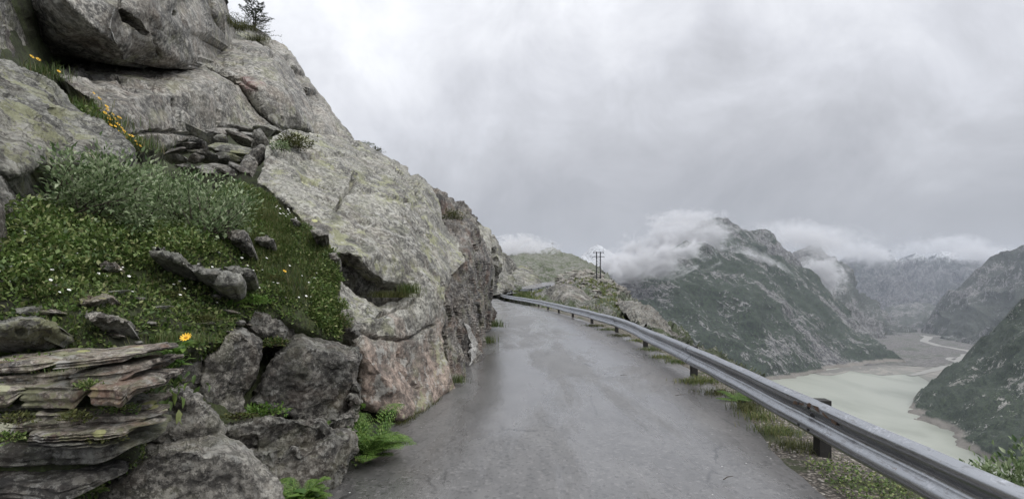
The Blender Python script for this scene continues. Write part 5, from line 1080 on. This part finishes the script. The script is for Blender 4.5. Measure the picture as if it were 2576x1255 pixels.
for i, q in enumerate(st_):
    key = (i % 6, ('slate', 'pale', 'layered')[i % 3]); s_ = rg.uniform(.03, .085)
    if key not in CHM:
        o = mesh_obj('shelf_stone', CH[i % 6][0]+q, CH[i % 6][1], M[key[1]], base=q, smooth=30); CHM[key] = o.data
    else: o = bpy.data.objects.new('shelf_stone', CHM[key]); COL.objects.link(o); o.location = Vector(q)
    o.scale = (s_*1.5, s_, s_*.6); o.rotation_euler = (.2*math.sin(i), .1, i*2.1); thing(o, 'small broken stone showing among the plants of the lower shelf', 'stone', 'small stones in the shelf')
# plants on the rocks
dome('cushion_plant', 738, 372, 8.7, .34, .22, .24, 1500, .035, 'moss', 'brownish green bush growing on top of the domed slab', seed=5)
dome('cushion_plant', 706, 378, 8.0, .16, .14, .16, 420, .03, 'leaf_grey', 'small greyish plant left of the bush on the domed slab', seed=6)
dome('cushion_plant', 1138, 552, 13.2, .32, .2, .24, 1100, .035, 'moss', 'cushion of yellow green moss on the ledge behind the domed slab', seed=7)
dome('cushion_plant', 945, 384, 13.8, .22, .15, .14, 420, .035, 'moss', 'dark tuft on the skyline where upper cliff meets the domed slab', seed=8)
dome('cushion_plant', 915, 366, 14.0, .32, .15, .08, 420, .03, 'grass', 'low green strip of plants on the skyline above the domed slab', seed=9)
for i, (px, py, Y, rx, n, h, lb) in enumerate([(545, 62, 17.5, .7, 800, .34, 'hanging grass on the skyline beside the overhanging boulder'), (600, 74, 19.5, .7, 700, .28, 'brown green grass below the conifer on the skyline'), (522, 108, 16.5, .32, 450, .26, 'green grass clump right under the corner of the overhanging boulder'), (648, 104, 20, .5, 380, .22, 'dull grass strip on the skyline slab right of the conifer')]):
    tuft(px, py, Y, rx, h, n, ['moss', 'moss', 'grass', 'moss'][i], lb, seed=60+i, w=.006, ry=.3, lean=.9)
tuft(985, 748, 6.55, .30, .12, 520, 'moss', 'coarse dark grass filling the hollow under the domed slab', seed=66, w=.0025, ry=.15, lean=1.1)
tuft(1028, 738, 6.75, .14, .16, 260, 'grass', 'green grass at the right end of the hollow under the domed slab', seed=67, w=.003, ry=.1)
for i, (px, py, Y, lb) in enumerate([(1246, 822, 17.8, 'grass tuft at the road edge by the farthest corner of the cut face'), (1228, 862, 13.6, 'grass tuft at the foot of the cut face where the quartz vein ends'), (1152, 962, 7.9, 'small green tuft where the cut face meets the domed slab at the road')]):
    tuft(px, py, Y, .16*Y/9, .016*Y+.02, 200, 'grass', lb, seed=70+i, w=.003*Y/9)
for i, (a, b_, n) in enumerate([((1000, 1066, 5.6), (1040, 1054, 5.95), 260), ((1040, 1054, 5.95), (1108, 1004, 6.95), 300)]):
    rg = np.random.default_rng(80+i); t = rg.random((n, 1)); q = P(*a)*(1-t)+P(*b_)*t+rg.normal(size=(n, 3))*np.array((.03, .03, 0)); q[:, 2] = .005
    o = mesh_obj('grass', *blades(q, .05, .002, .8, 81+i), M['moss']); stuff(o, 'mossy fringe along the foot of the domed slab, nearer part' if i == 0 else 'mossy fringe along the foot of the domed slab, farther part', 'grass')
dome('weed', 650, 1042, 4.0, .24, .08, .07, 420, .028, 'leaf_bright', 'bright small-leaved weed on the ledge under the tall block', seed=11)
dome('weed', 600, 1052, 3.7, .14, .06, .04, 200, .022, 'moss', 'mossy weed at the left end of the ledge under the tall block', seed=12)
dome('weed', 690, 870, 4.45, .16, .1, .08, 380, .028, 'grass', 'grassy clump hanging over the gap between tall block and dark block', seed=13)
dome('weed', 330, 1090, 2.9, .13, .08, .06, 420, .018, 'moss', 'ochre mossy clump between the slates and the wedge boulder', seed=14)
dome('weed', 360, 1030, 3.0, .1, .08, .08, 240, .022, 'leaf_cover', 'dark weed at the right end of the slate stack', seed=15)
dome('weed', 150, 1245, 2.35, .2, .08, .06, 300, .03, 'leaf_cover', 'dark weed in the gap under the overhanging lowest slate', seed=16)
for i, (px, py, Y, rx, mt, lb) in enumerate([(40, 1062, 2.16, .09, 'moss', 'moss cushion at the left of the thin brown slate course'), (300, 1034, 2.34, .09, 'leaf_cover', 'green weed creeping out of the right end of the thick reddish course'), (190, 1056, 2.2, .07, 'moss', 'ochre moss between the brown course and the flaky slates'), (262, 1108, 2.22, .08, 'moss', 'moss over the right end of the thin dark course'), (20, 1108, 2.12, .07, 'leaf_cover', 'small green weed above the left end of the long lowest slate'), (230, 975, 2.24, .06, 'leaf_cover', 'small weed in the joint of the second slate course'), (330, 985, 2.42, .1, 'leaf_cover', 'dark weed hanging over the right end of the second course')]):
    dome('weed', px, py, Y, rx, .05, .035, 260, .016, mt, lb, seed=170+i)
tuft(60, 930, 2.42, .22, .05, 1100, 'grass', 'blurred green grass on the uppermost slates at the left edge', seed=90, w=.0018, ry=.08, lean=1.0)
tuft(190, 905, 2.6, .16, .04, 600, 'moss', 'brownish grass on top of the slate stack', seed=91, w=.0018, ry=.08, lean=1.0)
tuft(440, 860, 3.3, .24, .08, 500, 'grass', 'fine grass above the yellow-flowered leafy plant', seed=92, w=.0015, ry=.1)
tuft(300, 1075, 2.75, .12, .05, 260, 'moss', 'thin mossy grass among the flaky slates', seed=93, w=.0015, ry=.06)

def rosette(name, px, py, Y, n, L, asp, mat, label, seed, flower=None, spread=1., up0=.55, tall=.0):
    rg = np.random.default_rng(seed); c = P(px, py, Y); root = empty(name, c); thing(root, label, 'plant')
    a = rg.uniform(0, 2*np.pi, n); d = np.c_[np.cos(a)*spread, np.sin(a)*spread, rg.uniform(.15, 1, n)*up0*2]
    q = c+np.c_[rg.normal(size=(n, 2))*.02, rg.uniform(0, tall+.01, n)]
    mesh_obj('foliage', *leaves(q, d, rg.uniform(.65, 1.2, n)*L, asp, seed, up=.15, droop=.5, fold=.1), M[mat], root)
    if tall: mesh_obj('stem', *bar(c, c+UPV*(tall+.02), .003, 5), M['gstem'], root)
    if flower is not None:
        fp = P(*flower); mesh_obj('flower_stem', *bar(c+UPV*tall, fp, .0025, 5), M['gstem'], root)
        v, f = petals(12, .03, .16, .25); fo = mesh_obj('petals', v+fp, f, M['yellow'], root, base=fp); fo.rotation_euler = (.75, .1, 0)
        v, f = disc_v(.011, .007); fo = mesh_obj('flower_centre', v+fp, f, M['ycore'], root, base=fp); fo.rotation_euler = (.75, .1, 0)
    return root
rr = rosette('leafy_plant', 440, 928, 2.84, 60, .085, .40, 'leaf_bright', 'broad-leaved plant with one yellow flower hanging over the slates', 5, (468, 849, 2.86), 1., .45, .12)
c = P(412, 962, 2.8); rg = np.random.default_rng(8); n = 110
q = c+rg.normal(size=(n, 3))*np.array((.08, .05, .07)); mesh_obj('hanging_leaves', *leaves(q, rg.normal(size=(n, 3))*.6+np.array((0, -.6, -.5)), rg.uniform(.04, .085, n), .4, 9, up=.4, droop=.5), M['leaf_cover'], rr)
rosette('leafy_plant', 580, 785, 4.2, 14, .17, .22, 'leaf_bright', 'pale green plant with long pointed leaves at the lip of the shelf', 6, None, .8, .7)
rosette('leafy_plant', 775, 1262, 3.35, 30, .12, .5, 'leaf_bright', 'bright broad-leaved weed at the bottom edge below the dark lump', 7, None, 1.2, .45, .03)
rosette('leafy_plant', 905, 1165, 4.28, 12, .06, .5, 'leaf_cover', 'small dark-leaved weed at the foot of the fern', 8, None, 1., .4)
rosette('leafy_plant', 912, 1030, 4.9, 4, .10, .3, 'leaf_bright', 'lone pointed leaf sprouting beside the rock splinter', 9, None, .8, .6)

def fern(name, base, n, L, label, seed, mat='leaf_bright', fan=(-.2, 1.0), toward=(.5, -.3), rise=.9):
    rg = np.random.default_rng(seed); root = empty(name, base); thing(root, label, 'fern')
    for i in range(n):
        a = rg.uniform(0, 2*np.pi); h = np.array((math.cos(a)+toward[0], math.sin(a)*.7+toward[1], 0)); h /= np.linalg.norm(h)+1e-9
        l = L*rg.uniform(.65, 1.1); up0 = rg.uniform(.25, 1.)*rise; m = 22
        t = np.linspace(0, 1, m); path = np.array(base)+np.outer(t*l*.8, h)+np.outer(l*(up0*1.9*t-up0*1.15*t*t)*1.0, UPV)
        d = np.gradient(path, axis=0); d /= np.linalg.norm(d, axis=1)[:, None]; sd = np.cross(d, UPV); sd /= np.linalg.norm(sd, axis=1)[:, None]+1e-9
        w = l*.24*np.sin(np.pi*np.clip(t*.86+.12, 0, 1))**.8; pts, dr, ln = [], [], []
        for k in range(2, m):
            for sg in (-1, 1):
                ax = sd[k]*sg+d[k]*.45-UPV*.1; ax /= np.linalg.norm(ax)
                for j in range(6):     # pinnules along each pinna
                    for s2 in (-1, 1):
                        u = (j+.5)/6; pts.append(path[k]+ax*w[k]*u); dr.append(d[k]*s2+ax*.6+rg.normal(size=3)*.12); ln.append(w[k]*.22*(1.15-u*.8)+.004)
        st = [bar(path[k], path[k+1], .003*(1-k/m)+.0008, 4) for k in range(m-1)]; sv, sf_ = join(st)
        sf3 = np.array([t_ for q_ in sf_ for t_ in ([q_] if len(q_) == 3 else [(q_[0], q_[1], q_[2]), (q_[0], q_[2], q_[3])])])
        lv = leaves(np.array(pts), np.array(dr), np.array(ln), .5, seed+i, up=.25, fold=.05)
        mesh_obj('frond', *cat((sv, sf3), lv), M[mat], root)
    return root
b = P(*GROUND(925, 1160)); b[2] = .01
fern('fern', b+np.array((.0, .05, 0)), 34, .50, 'bright green fern fanning out from the rock foot over the road edge', 5, toward=(.45, -.15), rise=1.0)
fern('fern', P(760, 1275, 3.35), 12, .26, 'small bright fern at the bottom edge beside the broad-leaved weed', 6, toward=(.2, -.3), rise=1.1)
fern('fern', P(1840, 1008, 6.85)+np.array((.1, 0, .0)), 14, .42, 'low green fern on the verge under the guardrail', 7, toward=(.8, .1), rise=.35)
# verge plants
vt = [(1610, 858, .14, 'dry'), (1640, 880, .12, 'grass'), (1668, 900, .14, 'dry'), (1704, 912, .16, 'grass'), (1738, 962, .12, 'dry'), (1776, 960, .18, 'dry'), (1806, 990, .14, 'moss'), (1880, 1032, .2, 'moss'), (1912, 1052, .16, 'dry'), (1952, 1088, .16, 'dry'), (1560, 845, .12, 'moss'), (1530, 830, .12, 'grass'), (1496, 820, .14, 'moss'), (2010, 1128, .14, 'moss')]
names = ['first', 'second', 'third', 'fourth', 'fifth', 'sixth', 'seventh', 'eighth', 'ninth', 'tenth', 'eleventh', 'twelfth', 'thirteenth', 'fourteenth']
order = sorted(range(len(vt)), key=lambda i: -vt[i][1])
for i, (px, py, h, mt) in enumerate(vt):
    x = GROUND(px, py); p = P(*x)
    tuft(px, py, x[2], .16+.012*x[2], h*.62, 330, mt, f'{"dry yellowish" if mt == "dry" else "green" if mt == "grass" else "brown green"} grass tuft on the gravel verge, {names[order.index(i)]} from the camera', seed=120+i, w=.002+.0002*x[2], lean=1.1, group='grass tufts on the verge')
p, nr = on_surface(vergev, np.concatenate([VF[:, :3], VF[:, [0, 2, 3]]]), 9000, 140, [(2000, 1165), (2060, 1158), (2180, 1180), (2330, 1262), (2480, 1340), (2300, 1400), (2150, 1275), (2080, 1225)])
rg = np.random.default_rng(141)
o = mesh_obj('ground_cover', *leaves(p+UPV*(rg.random(len(p))*.035)[:, None], rg.normal(size=p.shape)+UPV*.6, rg.uniform(.014, .032, len(p)), .7, 142, up=.35), M['leaf_cover']); stuff(o, 'green leafy patch on the verge under the nearest guardrail', 'ground cover')
vtri = np.concatenate([VF[:, :3], VF[:, [0, 2, 3]]])
p, nr = on_surface(vergev, vtri, 9000, 150, [(1480, 806), (1560, 820), (1800, 930), (2060, 1075), (2500, 1300), (2400, 1330), (2090, 1170), (1860, 1025), (1700, 905), (1560, 842)])
k = fbm(p*3.1, 3, 12) > .08
o = mesh_obj('grass', *blades(p[k], .035, .0022, 1.1, 151), M['dry']); stuff(o, 'thin dry grass along the gravel verge', 'grass')
# bush beyond the rail, lower right
shrub([(2438, 1175), (2462, 1160), (2490, 1165), (2520, 1150), (2548, 1128), (2600, 1110), (2700, 1120), (2720, 1330), (2600, 1300), (2520, 1240), (2470, 1215)], [np.array((5.1, 5.0, -2.0)), np.array((5.6, 5.2, -2.6))], (4.6, 5.4), 60, 'pale green shrub behind the guardrail at the right edge', 23, lm='leaf_grey', nl=90, L=(.045, .08))
# grass on the near hill
hf = front(hillv, hillf)
p, nr = on_surface(hillv, hf, 26000, 160, [(1230, 735), (1330, 732), (1400, 720), (1480, 700), (1550, 720), (1552, 756), (1562, 780), (1602, 822), (1680, 885), (1640, 890), (1480, 812), (1300, 770)])
k = (fbm(p*.35, 4, 14) > .12); p = p[k]
o = mesh_obj('grass', *blades(p, .08+.0045*p[:, 1], .006+.0004*p[:, 1], 1.0, 161), M['dry']); stuff(o, 'rough yellowish grass on the hillside beyond the guardrail', 'grass')
p, nr = on_surface(hillv, hf, 9000, 163, [(1235, 735), (1330, 738), (1345, 765), (1262, 765)])
o = mesh_obj('grass', *blades(p, .45, .02, .6, 164), M['grass']); stuff(o, 'green grass mound inside the bend behind the guardrail', 'grass')
p, nr = on_surface(hillv, hf, 600, 165, [(1400, 690), (1480, 680), (1560, 720), (1640, 790), (1720, 850), (1600, 850), (1480, 790), (1400, 720)])
parts = []
rg = np.random.default_rng(166)
for i, q in enumerate(p):
    cv, cf = CH[i % 6]; s = rg.uniform(.2, 1.0)**2*.8*q[1]/55; a = rg.uniform(0, 6.28); rm = np.array(((math.cos(a), math.sin(a), 0), (-math.sin(a), math.cos(a), 0), (0, 0, 1)))
    parts.append(((cv*np.array((1, .9, .85))*s)@rm+q, cf))
o = mesh_obj('stones', *cat(*parts), M['boulder_far'], smooth=30); stuff(o, 'pale stones strewn over the grassy hillside', 'stones')

# conifer on the skyline
def conifer(base, tips, hgt, label):
    rg = np.random.default_rng(9); root = empty('conifer', base); thing(root, label, 'tree'); tr, lp, ld, bs = [], [], [], []
    for ti, (tip, lo) in enumerate(tips):
        path = [base+(tip-base)*t+np.array((.06*math.sin(t*4+ti*2), 0, 0)) for t in np.linspace(0, 1, 9)]
        for k in range(8): tr.append(bar(path[k], path[k+1], .035*(1-k/8.6), 6, .035*(1-(k+1)/8.6)))
        for w_ in range(11):
            t = lo+(.97-lo)*w_/10.5
            for i in range(5):
                tt = min(.98, t+rg.uniform(-.02, .02)); p0 = base+(tip-base)*tt; a = rg.uniform(0, 6.28); l = hgt*(.08+.95*(1-tt))*rg.uniform(.7, 1.1)
                h = np.array((math.cos(a), math.sin(a), rg.uniform(-.12, .12)+.35*tt)); e = p0+h*l+UPV*l*.16; mid = p0+h*l*.55-UPV*l*.06
                bs.append(bar(p0, mid, .010, 4, .007)); bs.append(bar(mid, e, .007, 4, .003))
                for j in range(13):
                    u = rg.uniform(.25, 1.02); c = (1-u)**2*p0+2*u*(1-u)*mid+u*u*e; tw = h*.9+rg.normal(size=3)*np.array((.35, .35, .12))+UPV*.12; tw /= np.linalg.norm(tw); tl = l*.14
                    m = 5; s = rg.uniform(0, 1, m); lp.append(c+np.outer(s*tl, tw)); ld.append(tw+rg.normal(size=(m, 3))*.5)
    trunk = mesh_obj('trunk', *join(tr), M['stem'], root)
    mesh_obj('branches', *join(bs), M['stem'], root)
    lp, ld = np.concatenate(lp), np.concatenate(ld)
    mesh_obj('crown', *leaves(lp, ld, rg.uniform(.04, .075, len(lp)), .16, 4), M['needle'], root)
cb = P(638, 80, 21.8)
conifer(cb, [(P(629, -10, 21.8), .06), (P(655, 6, 21.9), .06)], (88/F)*21.8*.62, 'small dark conifer with two leaders standing on the skyline')

# a few twigs and grit on the road
tw = []
for i, (px, py, l, a) in enumerate([(1698, 1000, .16, .1), (1560, 948, .12, -.3), (1820, 1215, .1, .4)]):
    q = P(*GROUND(px, py)); q[2] = .03; e = q+np.array((l*math.cos(a), l*math.sin(a), .012)); m = (q+e)/2+np.array((0, .012, .004))
    o = mesh_obj('twig', *join([bar(q, m, .004, 5), bar(m, e, .004, 5, .002)]), M['stem']); thing(o, ['longest dark twig lying on the right side of the road', 'short twig in the middle distance of the road', 'short twig near the bottom right of the road'][i], 'twig')

# ------------------------------------------------------------------ low clouds and haze
def cloud(px, py, Y, rx, ry, rz, dens, label, seed, tilt=0., ns=3.4, th=.42):
    c = P(px, py, Y); bm = bmesh.new(); bmesh.ops.create_icosphere(bm, subdivisions=4, radius=1); v = np.array([q.co for q in bm.verts]); f = np.array([[q.index for q in t.verts] for t in bm.faces]); bm.free()
    n = NT('cloud_mist'); n.t.nodes.remove(n.b); tc = n.t.nodes.new('ShaderNodeTexCoord'); oc = tc.outputs['Object']
    ln = n.t.nodes.new('ShaderNodeVectorMath'); ln.operation = 'LENGTH'; n.put(ln.inputs[0], oc)
    sx = rx/max(rx, ry)*ns
    w = n.noise(1, 8, .66, 1.1, vec=n.map((sx*1.0, sx*rz/rx, sx*ry/rx*1.4), vec=oc, loc=(seed*3.1, seed, seed*.7)))
    fall = n.step(ln.outputs['Value'], 1.0, .15)
    dn = n.math('MULTIPLY', n.math('MULTIPLY', n.step(n.math('ADD', n.math('MULTIPLY', n.math('SUBTRACT', w, .5), 4.6), n.math('MULTIPLY', fall, .95)), .38, 1.05), n.step(fall, 0., .12)), dens)
    vol = n.t.nodes.new('ShaderNodeVolumePrincipled'); vol.inputs['Color'].default_value = (.97, .975, 1, 1); n.put(vol.inputs['Density'], dn); vol.inputs['Anisotropy'].default_value = .2
    n.t.links.new(vol.outputs[0], n.out.inputs['Volume'])
    o = mesh_obj('cloud', v, f, n.m, base=(0, 0, 0)); k = Y/F
    o.location = Vector(c); o.scale = (rx*k, rz, ry*k); o.rotation_euler = (0, tilt, 0); stuff(o, label, 'cloud')
cloud(1640, 662, 1850, 220, 62, 140, .045, 'white cloud bank lying across the left shoulder of the great mountain', 1, -.16)
cloud(1555, 668, 1950, 110, 52, 140, .04, 'cloud hiding the left end of the great mountain', 2, -.1)
cloud(1700, 614, 2560, 200, 70, 190, .045, 'bright cloud between the knoll and the peak of the great mountain', 3, -.1)
cloud(1920, 660, 2330, 120, 24, 130, .022, 'thin cloud wisp below the peak', 4, .5)
cloud(2072, 690, 2950, 84, 66, 150, .035, 'cloud patch caught on the right flank of the great mountain', 5, .5)
cloud(2040, 604, 3300, 150, 60, 170, .012, 'faint mist around the shoulder right of the peak', 6, .2)
cloud(1300, 626, 350, 130, 40, 70, .085, 'mist covering the top of the near hill', 7, .0)
cloud(2170, 638, 6000, 140, 44, 300, .007, 'ragged cloud on the far range, left part', 8, .1)
cloud(2370, 620, 7700, 160, 40, 300, .006, 'ragged cloud on the far range, middle part', 10, -.1)
cloud(2470, 640, 6000, 130, 40, 300, .007, 'ragged cloud on the far range behind the right slope', 11, .1)
cloud(2040, 590, 5600, 220, 44, 400, .004, 'grey mist filling the gap right of the peak', 12, .1)
cloud(1730, 552, 2900, 140, 34, 220, .018, 'grey cloud cap on the summit', 9, 0.)
hz = NT('haze_air'); hz.t.nodes.remove(hz.b)
hv = hz.t.nodes.new('ShaderNodeVolumePrincipled'); hv.inputs['Color'].default_value = (.80, .87, 1, 1); hv.inputs['Density'].default_value = 0.45e-4
hz.t.links.new(hv.outputs[0], hz.out.inputs['Volume'])
o = mesh_obj('haze', *boxv((0, 3500, 172), 19400, 19400, 958), hz.m, base=(0, 3500, -307)); stuff(o, 'pale haze in the air of the valley', 'haze')
